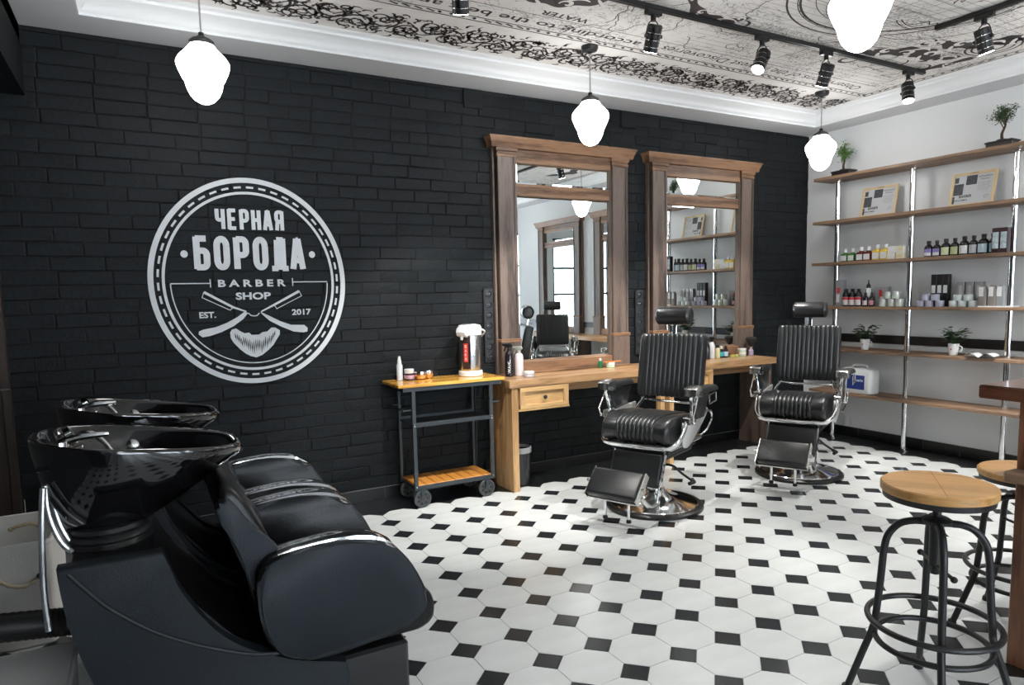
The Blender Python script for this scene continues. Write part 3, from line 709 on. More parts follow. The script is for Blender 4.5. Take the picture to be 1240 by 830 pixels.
# ================================================================== TRACK LIGHTS
def rail(x0, x1, y0, y1, label):
    t = thing('track_rail', label, 'light rail', ((x0 + x1) / 2, (y0 + y1) / 2, HC))
    hx, hy = (x1 - x0) / 2, (y1 - y0) / 2
    bm = B(); box(bm, -hx, hx, -hy, hy, -0.030, -0.002, 0.003); obj('channel', bm, blackp, t)
    bm = B()
    if hx > hy: box(bm, -hx + 0.01, hx - 0.01, -0.006, 0.006, -0.0305, -0.028)
    else: box(bm, -0.006, 0.006, -hy + 0.01, hy - 0.01, -0.0305, -0.028)
    obj('contact_slot', bm, rubber, t); return t
rail(-0.9, 4.10, -1.60, -1.565, 'long black ceiling track running parallel to the brick wall')
rail(3.235, 3.27, -5.2, -2.155, 'black ceiling track at the top right running toward the camera')
def make_spot(label, x, y, d, along='x'):
    """d = aim direction of the lamp head"""
    t = thing('track_spotlight', label, 'spotlight', (x, y, HC - 0.031), 0, 'black spotlights on the ceiling tracks')
    bm = B()
    if along == 'x': box(bm, -0.055, 0.055, -0.017, 0.017, -0.028, 0.0, 0.002)
    else: box(bm, -0.017, 0.017, -0.055, 0.055, -0.028, 0.0, 0.002)
    cyl(bm, (0.0, 0, -0.028), (0.0, 0, -0.060), 0.016); obj('adapter', bm, blackp, t)
    d = Vector(d).normalized(); u, v, _ = frame_of(d)
    c = Vector((0, 0, -0.145))                      # pivot of the head
    bm = B()
    tube(bm, cr([(0, 0, -0.055), tuple(Vector((0, 0, -0.075)) + u * 0.030), tuple(c + u * 0.050), ], 4), 0.0035, 6)
    tube(bm, cr([(0, 0, -0.055), tuple(Vector((0, 0, -0.075)) - u * 0.030), tuple(c - u * 0.050), ], 4), 0.0035, 6)
    cyl(bm, c + u * 0.055, c - u * 0.055, 0.011, n=10); obj('yoke', bm, blackm, t)
    bm = B(); cyl(bm, c - d * 0.055, c + d * 0.085, 0.043, n=24); cyl(bm, c - d * 0.062, c - d * 0.055, 0.036, 0.043, n=24); o = obj('lamp_body', bm, blackp, t)
    bm = B()
    for q in (-0.020, 0.018, 0.056): cyl(bm, c + d * q, c + d * (q + 0.0035), 0.0438, n=24)
    obj('trim_ring', bm, steel, o)
    bm = B(); cyl(bm, c + d * 0.083, c + d * 0.0875, 0.039, n=24); obj('lens', bm, lens_m, t)
    ld = bpy.data.lights.new('spot', 'SPOT'); ld.energy = SPOT; ld.spot_size = radians(66); ld.spot_blend = 0.45; ld.shadow_soft_size = 0.022; ld.color = (1.0, 0.975, 0.93)
    lo = bpy.data.objects.new('bulb', ld); COL.objects.link(lo); lo.parent = t; lo.location = c + d * 0.10
    lo.rotation_euler = d.to_track_quat('-Z', 'Y').to_euler()
    return t
make_spot('black spotlight above the left mirror, first on the long track in view', 1.39, -1.582, (0.10, 0.52, -1))
make_spot('black spotlight with glowing lens, second on the long track', 2.30, -1.582, (-0.62, -0.10, -1))
make_spot('black spotlight hanging straight down just above the corner pendant', 2.94, -1.582, (0.12, 0.55, -1))
make_spot('black spotlight with glowing lens at the far right end of the long track', 3.90, -1.582, (-0.20, -0.22, -1))
make_spot('tilted black spotlight on the short track at the top right', 3.252, -2.45, (0.32, -0.10, -1), 'y')
make_spot('black spotlight out of view on the long track near the wash units', 0.15, -1.582, (0.25, 0.5, -1))
make_spot('black spotlight out of view further back on the short track', 3.252, -3.6, (-0.5, -0.10, -1), 'y')

# ================================================================== MIRRORS
def make_mirror(label, cx, zb=0.852, full=True):
    t = thing('framed_mirror', label, 'mirror', (cx, 0, zb), 0, 'tall wooden mirrors with cornices')
    W = 0.64; I = 0.452; zz = lambda z: z - 0.852
    bm = B(); molding(bm, [(0.0, zz(2.618)), (0.004, zz(2.624)), (0.008, zz(2.652)), (0.015, zz(2.660)), (0.018, zz(2.676)), (0.028, zz(2.688)), (0.030, zz(2.70))], -W - 0.036, W + 0.036, 0.090); obj('cornice', bm, oak, t)
    for s in (-1, 1):
        a, b = sorted((s * I, s * W)); a += 0.012; b -= 0.006
        bm = B(); box(bm, a + 0.010, b - 0.010, -0.072, -0.004, 0.0, zz(2.56)); p = obj('pilaster', bm, oakz, t)
        bm = B(); box(bm, a + 0.004, a + 0.026, -0.078, -0.06, zz(1.13), zz(2.555), 0.002); box(bm, b - 0.026, b - 0.004, -0.078, -0.06, zz(1.13), zz(2.555), 0.002); obj('edge_bead', bm, oakz, p)
        bm = B(); molding(bm, [(0.0, zz(2.548)), (0.006, zz(2.553)), (0.007, zz(2.572)), (0.001, zz(2.577)), (0.003, zz(2.590)), (0.011, zz(2.596)), (0.012, zz(2.619))], a + 0.004, b - 0.004, 0.072); obj('capital', bm, oak, p)
        bm = B(); box(bm, a - 0.002, b + 0.002, -0.088, -0.004, 0.0, zz(1.115), 0.002); obj('plinth', bm, oakz, p)
        bm = B(); molding(bm, [(0.0, zz(1.110)), (0.006, zz(1.114)), (0.007, zz(1.134)), (0.0, zz(1.140))], a, b, 0.086); obj('plinth_cap', bm, oak, p)
    for s in (-1, 1):
        a, b = sorted((s * I, s * (I + 0.016))); bm = B(); box(bm, a, b, -0.058, -0.003, zz(0.95), zz(2.52)); obj('stile', bm, oakz, t)
        a, b = sorted((s * (W - 0.004), s * (W + 0.012))); bm = B(); box(bm, a, b, -0.040, -0.003, 0.0, zz(2.619)); obj('side_strip', bm, oakz, t)
    bm = B(); box(bm, -I - 0.01, I + 0.01, -0.058, -0.003, zz(2.518), zz(2.62)); obj('head_rail', bm, oak, t)
    bm = B(); box(bm, -I, I, -0.055, -0.003, zz(2.267), zz(2.356), 0.003); obj('middle_rail', bm, oak, t)
    bm = B(); box(bm, -I - 0.01, I + 0.01, -0.070, -0.003, 0.0, zz(0.945), 0.003); obj('bottom_rail', bm, oak, t)
    bm = B(); box(bm, -W + 0.0, W - 0.0, -0.100, -0.003, 0.0, 0.012, 0.003); obj('base_strip', bm, oak, t)
    for z0_, z1_ in ((0.945, 2.267), (2.356, 2.52)):
        bm = B(); i0, i1 = -I + 0.016, I - 0.016; a, b = zz(z0_), zz(z1_)
        vs = [[bm.verts.new((x, y, z)) for x, z in ((-I + q, a + q), (I - q, a + q), (I - q, b - q), (-I + q, b - q))] for q, y in ((0, -0.034), (0.016, -0.037))]
        bm.faces.new(vs[1])
        for i in range(4): bm.faces.new((vs[0][i], vs[0][(i + 1) % 4], vs[1][(i + 1) % 4], vs[1][i]))
        vb = [bm.verts.new((x, -0.030, z)) for x, z in ((-I, a), (I, a), (I, b), (-I, b))]; bm.faces.new(vb)
        for i in range(4): bm.faces.new((vb[i], vb[(i + 1) % 4], vs[0][(i + 1) % 4], vs[0][i]))
        obj('mirror_glass', bm, mirror_m, t, 0)
    return t
M1 = make_mirror('left tall oak framed mirror, partly reflecting barber chairs and windows', 1.742)
dup(M1, (3.275, 0, 0.852), None, 'right tall oak framed mirror, reflecting the bottle shelves')
dup(M1, (XR, -3.20, 0.852), -pi / 2, 'oak framed mirror on the white wall, seen only in the left mirror, first one')
dup(M1, (XR, -4.85, 0.852), -pi / 2, 'oak framed mirror on the white wall, seen only in the left mirror, second one')

# vertical socket strips beside the mirrors
def sockets(x, z0_, n, label):
    t = thing('socket_strip', label, 'power sockets', (x, -0.012, z0_), 0)
    bm = B(); box(bm, -0.042, 0.042, -0.012, 0.0, 0.0, 0.083 * n, 0.003); obj('plate', bm, blackp, t)
    for k in range(n):
        b2 = B(); zc = 0.083 * k + 0.0415
        lathe(b2, [(0.030, 0.0), (0.030, 0.004), (0.022, 0.006), (0.020, 0.001), (0.0, 0.001)], n=18)
        o = obj('socket', b2, blackp, t); o.rotation_euler = (pi / 2, 0, 0); o.location = (0, -0.012, zc)
        b2 = B(); cyl(b2, (-0.009, 0, 0.0012), (-0.009, 0, 0.0022), 0.0026, n=8); cyl(b2, (0.009, 0, 0.0012), (0.009, 0, 0.0022), 0.0026, n=8); obj('contact', b2, steel, o)
    return t
sockets(1.035, 0.96, 7, 'black vertical socket strip left of the left mirror')
sockets(2.535, 0.93, 7, 'black vertical socket strip between the two mirrors')

# ================================================================== STYLING COUNTER
t = thing('styling_counter', 'long oak counter under the two mirrors with drawers', 'counter', (0.99, 0, 0), 0)
CX = 0.99
bm = B(); box(bm, 0.0, 2.86, -0.432, -0.0135, 0.793, 0.851, 0.004, 2); obj('worktop', bm, oakd, t)
bm = B(); box(bm, 0.020, 0.075, -0.422, -0.03, 0.0, 0.793, 0.002); obj('side_panel', bm, oaklz, t)
bm = B(); box(bm, 0.075, 2.80, -0.19, -0.165, 0.70, 0.792); obj('apron', bm, oakd, t)
bm = B(); box(bm, 2.78, 2.83, -0.40, -0.05, 0.0, 0.793, 0.002); obj('side_panel', bm, oakz, t)
for x in (1.46, 1.56):
    bm = B(); box(bm, x, x + 0.045, -0.415, -0.35, 0.0, 0.793, 0.002); obj('post', bm, oaklz, t)
for x0 in (0.088, 1.615):
    bm = B(); w_ = 0.432
    box(bm, x0, x0 + w_, -0.415, -0.06, 0.628, 0.790, 0.002); dr = obj('drawer', bm, oakl, t)
    bm = B(); box(bm, x0 - 0.01, x0 + w_ + 0.008, -0.428, -0.06, 0.613, 0.628, 0.002); obj('drawer_shelf', bm, oakl, t)
    for q in ((x0, x0 + w_, 0.628, 0.660), (x0, x0 + w_, 0.757, 0.790)):
        bm = B(); box(bm, q[0], q[1], -0.431, -0.414, q[2], q[3], 0.002); obj('drawer_rail', bm, oakl, dr)
    for q in (x0, x0 + w_ - 0.045):
        bm = B(); box(bm, q, q + 0.045, -0.4305, -0.414, 0.630, 0.788, 0.002); obj('drawer_stile', bm, oaklz, dr)
    bm = B(); lathe(bm, [(0.006, 0.0), (0.006, 0.012), (0.015, 0.018), (0.016, 0.026), (0.008, 0.032), (0.0, 0.033)], n=16); k = obj('knob', bm, blackm, dr); k.rotation_euler = (pi / 2, 0, 0); k.location = (x0 + w_ / 2, -0.414, 0.708)

# counter out of view under the white wall mirrors (seen in the left mirror)
t = thing('styling_counter', 'oak counter under the white wall mirrors, seen in reflection', 'counter', (XR, -4.0, 0), 0)
bm = B(); box(bm, -0.43, -0.020, -1.65, 1.40, 0.793, 0.851, 0.004); obj('worktop', bm, wood('oak worktop y', (0.15, 0.078, 0.036), (0.46, 0.27, 0.13), 'y', 7, 0.35), t)
for y in (-1.6, 0.0, 1.33):
    bm = B(); box(bm, -0.41, -0.03, y - 0.025, y + 0.025, 0.0, 0.793, 0.002); obj('side_panel', bm, oakz, t)

# bin with black bag behind the counter's end panel
t = thing('waste_bin', 'small bin with black bag under the left end of the oak counter', 'bin', (1.165, -0.24, 0)); t.scale = (0.85, 0.85, 1.02)
bm = B(); lathe(bm, [(0.085, 0.0), (0.090, 0.02), (0.100, 0.15), (0.104, 0.26), (0.106, 0.275), (0.098, 0.276), (0.090, 0.26), (0.075, 0.03), (0.0, 0.028)], n=24); obj('bin_bag', bm, bag_m, t)
bm = B(); lathe(bm, [(0.107, 0.255), (0.111, 0.258), (0.111, 0.297), (0.104, 0.299), (0.101, 0.257)], n=24); obj('rim', bm, mat('grey bin rim', (0.30, 0.31, 0.32), 0.5), t)

# ================================================================== INDUSTRIAL CART
t = thing('service_cart', 'industrial trolley with honey pine top and iron wheels by the counter', 'trolley', (0.56, -0.21, 0))
def cx_(x): return x - 0.56
bm = B(); box(bm, cx_(0.150), cx_(0.972), -0.182, 0.182, 0.862, 0.884, 0.003, 2); obj('table_top', bm, pine, t)
bm = B(); box(bm, cx_(0.185), cx_(0.945), -0.172, 0.172, 0.832, 0.862, 0.001); obj('top_frame', bm, greym, t)
for x in (0.262, 0.862):
    for y in (-0.165, 0.150):
        bm = B(); box(bm, cx_(x) - 0.013, cx_(x) + 0.013, y - 0.002, y + 0.002 + 0.0, 0.125, 0.834); box(bm, cx_(x) - 0.013 if x < .5 else cx_(x) + 0.009, cx_(x) - 0.009 if x < .5 else cx_(x) + 0.013, min(y, y + (0.022 if y < 0 else -0.022)), max(y, y + (0.022 if y < 0 else -0.022)), 0.125, 0.834)
        p = obj('upright', bm, greym, t)
        bm = B()
        for z in (0.60, 0.15, 0.585): cyl(bm, (cx_(x), y - 0.002 if y < 0 else y + 0.002, z), (cx_(x), y - 0.007 if y < 0 else y + 0.007, z), 0.005, n=8)
        obj('bolt', bm, steel, p)
for z, nm in ((0.578, 'middle_rail'), (0.128, 'lower_rail')):
    for y in (-0.168, 0.153):
        bm = B(); box(bm, cx_(0.250), cx_(0.874), y - 0.003, y + 0.003, z, z + 0.030); obj(nm, bm, greym, t)
bm = B(); box(bm, cx_(0.262), cx_(0.862), -0.162, 0.150, 0.583, 0.588); obj('middle_shelf', bm, blackm, t)
bm = B(); box(bm, cx_(0.260), cx_(0.864), -0.165, 0.150, 0.128, 0.140); obj('lower_tray', bm, greym, t)
n = 8; wq = 0.600 / n
for k in range(n):
    bm = B(); box(bm, -wq / 2 + 0.003, wq / 2 - 0.003, -0.16, 0.146, -0.009, 0.009, 0.002); obj('plank', bm, pined, t, loc=(cx_(0.262) + wq * (k + 0.5), 0, 0.151))
for s, x in ((-1, 0.262), (1, 0.862)):
    bm = B(); X0 = cx_(x); xe = X0 + s * 0.07
    tube(bm, [(X0, -0.15, 0.70), (xe, -0.15, 0.70)], 0.006, 8); tube(bm, [(X0, 0.14, 0.70), (xe, 0.14, 0.70)], 0.006, 8); tube(bm, [(xe, -0.156, 0.70), (xe, 0.146, 0.70)], 0.007, 8); obj('push_bar', bm, greym, t)
for x, y in ((0.301, -0.155), (0.805, -0.155), (0.301, 0.14), (0.805, 0.14)):
    X0 = cx_(x)
    bm = B(); lathe(bm, [(0.060, -0.012), (0.064, -0.008), (0.064, 0.008), (0.060, 0.012), (0.052, 0.012), (0.050, 0.004), (0.020, 0.004), (0.018, 0.014), (0.0, 0.015)], n=28)
    lathe(bm, [(0.0, -0.015), (0.018, -0.014), (0.020, -0.004), (0.050, -0.004), (0.052, -0.012), (0.060, -0.012)], n=28)
    wh = obj('wheel', bm, mat('cast iron', (0.09, 0.095, 0.10), 0.5, 0.6), t); wh.rotation_euler = (pi / 2, 0, 0); wh.location = (X0, y - 0.012, 0.064)
    bm = B()
    for k in range(7):
        a = 2 * pi * k / 7; cyl(bm, (0.035 * cos(a), 0.035 * sin(a), -0.0065), (0.035 * cos(a), 0.035 * sin(a), 0.0065), 0.0095, n=12)
    obj('wheel_hole', bm, rubber, wh)
    bm = B(); box(bm, X0 - 0.022, X0 + 0.022, y - 0.030, y + 0.012, 0.118, 0.128)
    for yy in (y - 0.030, y + 0.008): box(bm, X0 - 0.010, X0 + 0.010, yy, yy + 0.003, 0.055, 0.12)
    obj('caster_fork', bm, greym, t)

# ------------------------------------------------------------------ small things on the cart
ZC = 0.884
t = thing('spray_bottle', 'slim translucent white spray bottle at the left end of the cart', 'bottle', (0.262, -0.105, ZC)); t.scale = (1.05, 1.05, 1.25)
bm = B(); lathe(bm, [(0.018, 0.0), (0.021, 0.003), (0.021, 0.088), (0.014, 0.098), (0.014, 0.102), (0.0, 0.103)], n=20); obj('bottle_body', bm, mat('frosted plastic', (0.62, 0.66, 0.70), 0.35), t)
bm = B(); lathe(bm, [(0.014, 0.098), (0.014, 0.116), (0.010, 0.124), (0.008, 0.140), (0.0, 0.141)], n=16); obj('spray_cap', bm, white_p, t)
t = thing('jar', 'dark jar with white lid and pink label on the cart beside the slim bottle', 'jar', (0.325, -0.130, ZC))
bm = B(); lathe(bm, [(0.034, 0.0), (0.037, 0.004), (0.037, 0.046), (0.030, 0.052), (0.0, 0.053)], n=24); obj('jar_body', bm, mat('dark violet glass', (0.05, 0.018, 0.035), 0.12), t)
bm = B(); lathe(bm, [(0.034, 0.051), (0.035, 0.053), (0.035, 0.078), (0.032, 0.081), (0.0, 0.081)], n=24); obj('lid', bm, white_p, t)
bm = B(); lathe(bm, [(0.0375, 0.012), (0.0378, 0.013), (0.0378, 0.036), (0.0375, 0.037)], n=24); obj('label_band', bm, mat('pink label', (0.50, 0.30, 0.36), 0.6, var=0.9, vscale=90), t)
bowl_m = mat('copper toned steel bowl', (0.80, 0.58, 0.42), 0.18, 1.0)
for x, y, r, lb in ((0.405, -0.150, 0.046, 'round copper bowl with steel rim in the middle of the cart group'), (0.478, -0.115, 0.038, 'smaller copper bowl behind the first bowl on the cart')):
    t = thing('bowl', lb, 'bowl', (x, y, ZC), 0, 'copper bowls on the cart')
    bm = B(); lathe(bm, [(r * 0.55, 0.0), (r * 0.85, 0.010), (r, 0.032), (r * 0.97, 0.046)], n=28); obj('bowl_body', bm, bowl_m, t)
    bm = B(); lathe(bm, [(r * 0.97, 0.046), (r * 1.02, 0.048), (r * 1.0, 0.060), (r * 0.75, 0.066), (0.0, 0.068)], n=28); obj('rim_cap', bm, chrome, t)
# thermo pot
t = thing('thermo_pot', 'steel and white electric thermo pot with red label on the cart', 'thermo pot', (0.800, -0.165, ZC), radians(28))
t.scale = (0.84, 0.84, 1.17)
bm = B(); lathe(bm, [(0.100, 0.0), (0.108, 0.004), (0.108, 0.030), (0.102, 0.036), (0.0, 0.036)], n=36); obj('base_ring', bm, white_p, t)
bm = B(); lathe(bm, [(0.098, 0.034), (0.099, 0.036), (0.099, 0.265), (0.097, 0.270), (0.0, 0.270)], n=40); obj('steel_body', bm, steel, t)
bm = B(); lathe(bm, [(0.099, 0.262), (0.108, 0.266), (0.110, 0.285), (0.106, 0.315), (0.094, 0.328), (0.055, 0.334), (0.0, 0.334)], n=36)
prism(bm, [(-0.085, 0.250), (-0.128, 0.262), (-0.140, 0.285), (-0.128, 0.312), (-0.085, 0.320)], 'xz', -0.052, 0.052, 0.012, 3)
obj('lid', bm, white_p, t)
bm = B(); lathe(bm, [(0.045, 0.333), (0.046, 0.3355), (0.0, 0.3358)], c=(-0.035, 0, 0), n=24); obj('push_button', bm, mat('grey button', (0.18, 0.18, 0.19), 0.4), t)
bm = B(); cyl(bm, (-0.112, 0, 0.258), (-0.116, 0, 0.236), 0.016, 0.011); obj('spout', bm, white_p, t)
bm = B(); tube(bm, cr([(0.03, -0.112, 0.30), (0.085, -0.105, 0.285), (0.135, -0.05, 0.262), (0.148, 0, 0.25), (0.135, 0.05, 0.262), (0.085, 0.105, 0.285), (0.03, 0.112, 0.30)], 5), 0.007, 8); obj('carry_handle', bm, white_p, t)
def curved_patch(bm, r, a0, a1, z0_, z1_, n=8, c=(0, 0)):
    va = []; vb = []
    for i in range(n + 1):
        a = radians(a0 + (a1 - a0) * i / n); va.append(bm.verts.new((c[0] + r * cos(a), c[1] + r * sin(a), z0_))); vb.append(bm.verts.new((c[0] + r * cos(a), c[1] + r * sin(a), z1_)))
    for i in range(n): bm.faces.new((va[i], va[i + 1], vb[i + 1], vb[i]))
bm = B(); curved_patch(bm, 0.1003, 176, 218, 0.048, 0.255); lp = obj('dark_front_panel', bm, mat('dark pot panel', (0.04, 0.025, 0.022), 0.25), t)
bm = B(); curved_patch(bm, 0.1014, 184, 206, 0.095, 0.212); obj('red_label', bm, mat('red label', (0.72, 0.04, 0.03), 0.5), t)
def around(r): return lambda u, v: (r * cos(u), r * sin(u), v)
for k, ch in enumerate('SAKO'):
    bm = B(); text(bm, ch, around(0.1021), radians(190), radians(200), 0.184 - 0.026 * k, 0.202 - 0.026 * k, 0.03); obj('letter', bm, paper, t, 0)
bm = B(); curved_patch(bm, 0.1016, 212, 219, 0.08, 0.21); obj('water_gauge', bm, amber, t)
# ------------------------------------------------------------------ small things on the counter
ZT = 0.8515
def lath(name, prof, m, t, n=20): b2 = B(); lathe(b2, prof, n=n); return obj(name, b2, m, t)
def trigger_head(t, z, m, sc=1.0):
    b2 = B(); cyl(b2, (0, 0, z), (0, 0, z + 0.018 * sc), 0.013 * sc); prism(b2, [(-0.050 * sc, z + 0.030 * sc), (-0.050 * sc, z + 0.042 * sc), (0.018 * sc, z + 0.046 * sc), (0.030 * sc, z + 0.030 * sc), (0.012 * sc, z + 0.016 * sc), (-0.012 * sc, z + 0.016 * sc), (-0.015 * sc, z + 0.028 * sc)], 'xz', -0.009 * sc, 0.009 * sc, 0.003); obj('trigger_head', b2, m, t)
    b2 = B(); prism(b2, [(-0.020 * sc, z + 0.028 * sc), (-0.028 * sc, z + 0.028 * sc), (-0.040 * sc, z - 0.004 * sc), (-0.034 * sc, z - 0.006 * sc)], 'xz', -0.006 * sc, 0.006 * sc); obj('trigger', b2, m, t)
t = thing('spray_bottle', 'black spray bottle with white vertical lettering at the left end of the counter', 'bottle', (1.130, -0.170, ZT), radians(-60)); t.scale = (1.15, 1.15, 1.28)
lath('bottle_body', [(0.026, 0), (0.029, 0.004), (0.029, 0.125), (0.024, 0.145), (0.013, 0.158), (0.0, 0.159)], amber, t); trigger_head(t, 0.158, blackp)
bm = B(); f_ = around(0.0296)
me_ = text_mesh('WAHL', 0.03); xs_ = [v.co.x for v in me_.vertices]; ys_ = [v.co.y for v in me_.vertices]; L0, L1, h0, h1 = min(xs_), max(xs_), min(ys_), max(ys_)
vs = [bm.verts.new(f_(radians(300) - 0.62 * ((v.co.y - h0) / (h1 - h0) - 0.5), 0.018 + 0.085 * (v.co.x - L0) / (L1 - L0))) for v in me_.vertices]
for p in me_.polygons: bm.faces.new([vs[i] for i in p.vertices])
obj('lettering', bm, paper, t, 0)
t = thing('spray_bottle', 'pinkish white spray bottle beside the black one in front of the left mirror', 'bottle', (1.212, -0.180, ZT), radians(-60)); t.scale = (1.10, 1.10, 1.20)
lath('bottle_body', [(0.028, 0), (0.031, 0.004), (0.031, 0.120), (0.027, 0.140), (0.013, 0.150), (0.0, 0.151)], mat('milky pink plastic', (0.66, 0.58, 0.58), 0.4), t); trigger_head(t, 0.150, mat('grey translucent plastic', (0.30, 0.34, 0.30), 0.3))
t = thing('jar', 'low white patterned jar on the counter before the two left spray bottles', 'jar', (1.245, -0.275, ZT)); t.scale = (1.1, 1.1, 1.0)
lath('jar_body', [(0.034, 0), (0.037, 0.003), (0.037, 0.020), (0.034, 0.022), (0.0, 0.022)], mat('white patterned jar', (0.60, 0.57, 0.62), 0.4, var=0.4, vscale=120), t); lath('lid', [(0.035, 0.022), (0.039, 0.024), (0.039, 0.040), (0.036, 0.043), (0, 0.043)], cupm, t)
t = thing('bottle', 'small dark green bottle right of the left mirror glass on the counter', 'bottle', (2.035, -0.120, ZT))
lath('bottle_body', [(0.016, 0), (0.018, 0.003), (0.018, 0.050), (0.008, 0.062), (0.0, 0.063)], mat('green glass', (0.01, 0.16, 0.07), 0.15), t); lath('cap', [(0.009, 0.060), (0.010, 0.062), (0.010, 0.082), (0.0, 0.083)], white_p, t, 14)
t = thing('jar', 'white and green cream jar under the orange comb on the counter', 'jar', (2.115, -0.155, ZT))
lath('jar_body', [(0.034, 0), (0.037, 0.003), (0.037, 0.026), (0.0, 0.026)], mat('pale green jar', (0.48, 0.62, 0.48), 0.35), t); lath('lid', [(0.038, 0.026), (0.038, 0.043), (0.035, 0.046), (0, 0.046)], cupm, t)
t = thing('comb', 'orange comb lying across the cream jar at the foot of the left mirror', 'comb', (2.14, -0.150, ZT + 0.047), radians(4))
bm = B(); box(bm, -0.085, 0.085, -0.006, 0.010, 0.0, 0.006, 0.002); obj('spine', bm, mat('orange plastic', (0.80, 0.25, 0.04), 0.35), t)
bm = B()
for k in range(44): box(bm, -0.082 + k * 0.0038, -0.080 + k * 0.0038, -0.024, -0.005, 0.001, 0.005)
o = obj('teeth', bm, mat('orange plastic', (0.8, 0.25, 0.04), 0.35), t)
# right group
def simple_bottle(label, x, y, r, h, m, capm, ch=0.02, lab=None, cr_=0.6, name='bottle', cat='bottle', group=None, z=ZT, sq=False):
    t = thing(name, label, cat, (x, y, z), 0, group)
    lath('bottle_body', [(r * 0.9, 0), (r, 0.003), (r, h * 0.80), (r * 0.82, h * 0.90), (r * cr_ * 0.8, h), (0.0, h)], m, t)
    lath('cap', [(r * cr_, h - 0.001), (r * cr_, h + ch), (r * cr_ * 0.85, h + ch + 0.002), (0, h + ch + 0.002)], capm, t, 14)
    if lab: lath('label_band', [(r * 1.005, h * 0.15), (r * 1.02, h * 0.16), (r * 1.02, h * 0.66), (r * 1.005, h * 0.67)], lab, t)
    return t
t = thing('spray_bottle', 'tall black spray bottle just right of the nearer barber chair headrest', 'bottle', (3.222, -0.155, ZT), radians(60))
lath('bottle_body', [(0.030, 0), (0.033, 0.004), (0.033, 0.110), (0.026, 0.140), (0.014, 0.160), (0.0, 0.161)], amber, t); trigger_head(t, 0.160, blackp, 1.2)
t = thing('spray_bottle', 'white spray bottle with black trigger on the right part of the counter', 'bottle', (3.308, -0.135, ZT), radians(-80))
lath('bottle_body', [(0.026, 0), (0.028, 0.004), (0.028, 0.120), (0.022, 0.140), (0.013, 0.155), (0.0, 0.156)], white_p, t); trigger_head(t, 0.155, blackp, 1.1)
simple_bottle('cream yellow cylinder bottle with black cap before the right mirror', 3.368, -0.150, 0.024, 0.100, mat('cream yellow', (0.62, 0.56, 0.30), 0.4), blackp, 0.022, None, 0.75)
simple_bottle('small bottle with teal label next to the cream yellow one', 3.430, -0.135, 0.022, 0.085, amber, cupm, 0.022, mat('teal label', (0.03, 0.42, 0.48), 0.5))
simple_bottle('small dark bottle with pale blue label beside the teal one', 3.480, -0.145, 0.022, 0.085, amber, blackp, 0.022, mat('pale blue label', (0.50, 0.66, 0.78), 0.5))
ylw = mat('olive yellow jar', (0.50, 0.52, 0.15), 0.4)
for x, lb in ((3.555, 'low olive yellow pot with dark lid, left one of two before the right mirror'), (3.612, 'low olive yellow pot with dark lid, right one of two before the right mirror')):
    t = thing('pot', lb, 'pot', (x, -0.150, ZT), 0, 'olive yellow pots on the counter')
    lath('pot_body', [(0.022, 0), (0.025, 0.003), (0.025, 0.026), (0.0, 0.026)], ylw, t); lath('lid', [(0.026, 0.026), (0.026, 0.040), (0, 0.041)], mat('brown lid', (0.20, 0.08, 0.04), 0.4), t)
for k, lb in ((0, 'wide white cream tub standing right of the olive yellow pots, lower of two stacked'), (1, 'wide white cream tub stacked on top of the other one')):
    t = thing('cream_tub', lb, 'tub', (3.690, -0.150, ZT + 0.038 * k), 0, 'stacked white cream tubs')
    lath('tub_body', [(0.035, 0), (0.038, 0.002), (0.038, 0.022), (0.0, 0.022)], mat('pale green tub', (0.50, 0.60, 0.48), 0.4), t); lath('lid', [(0.040, 0.022), (0.040, 0.034), (0.038, 0.0375), (0, 0.038)], cupm, t)
t = thing('neck_duster', 'black fan shaped neck duster brush with patterned handle by the right mirror frame', 'brush', (3.785, -0.175, ZT))
lath('handle', [(0.020, 0), (0.023, 0.003), (0.023, 0.050), (0.014, 0.062), (0.012, 0.070), (0.0, 0.070)], mat('violet patterned handle', (0.36, 0.30, 0.42), 0.4, var=0.7, vscale=80), t)
lath('ferrule', [(0.012, 0.069), (0.014, 0.072), (0.014, 0.088), (0.0, 0.088)], chrome, t)
lath('bristles', [(0.013, 0.088), (0.022, 0.105), (0.040, 0.130), (0.052, 0.155), (0.050, 0.170), (0.035, 0.182), (0, 0.187)], rubber, t)

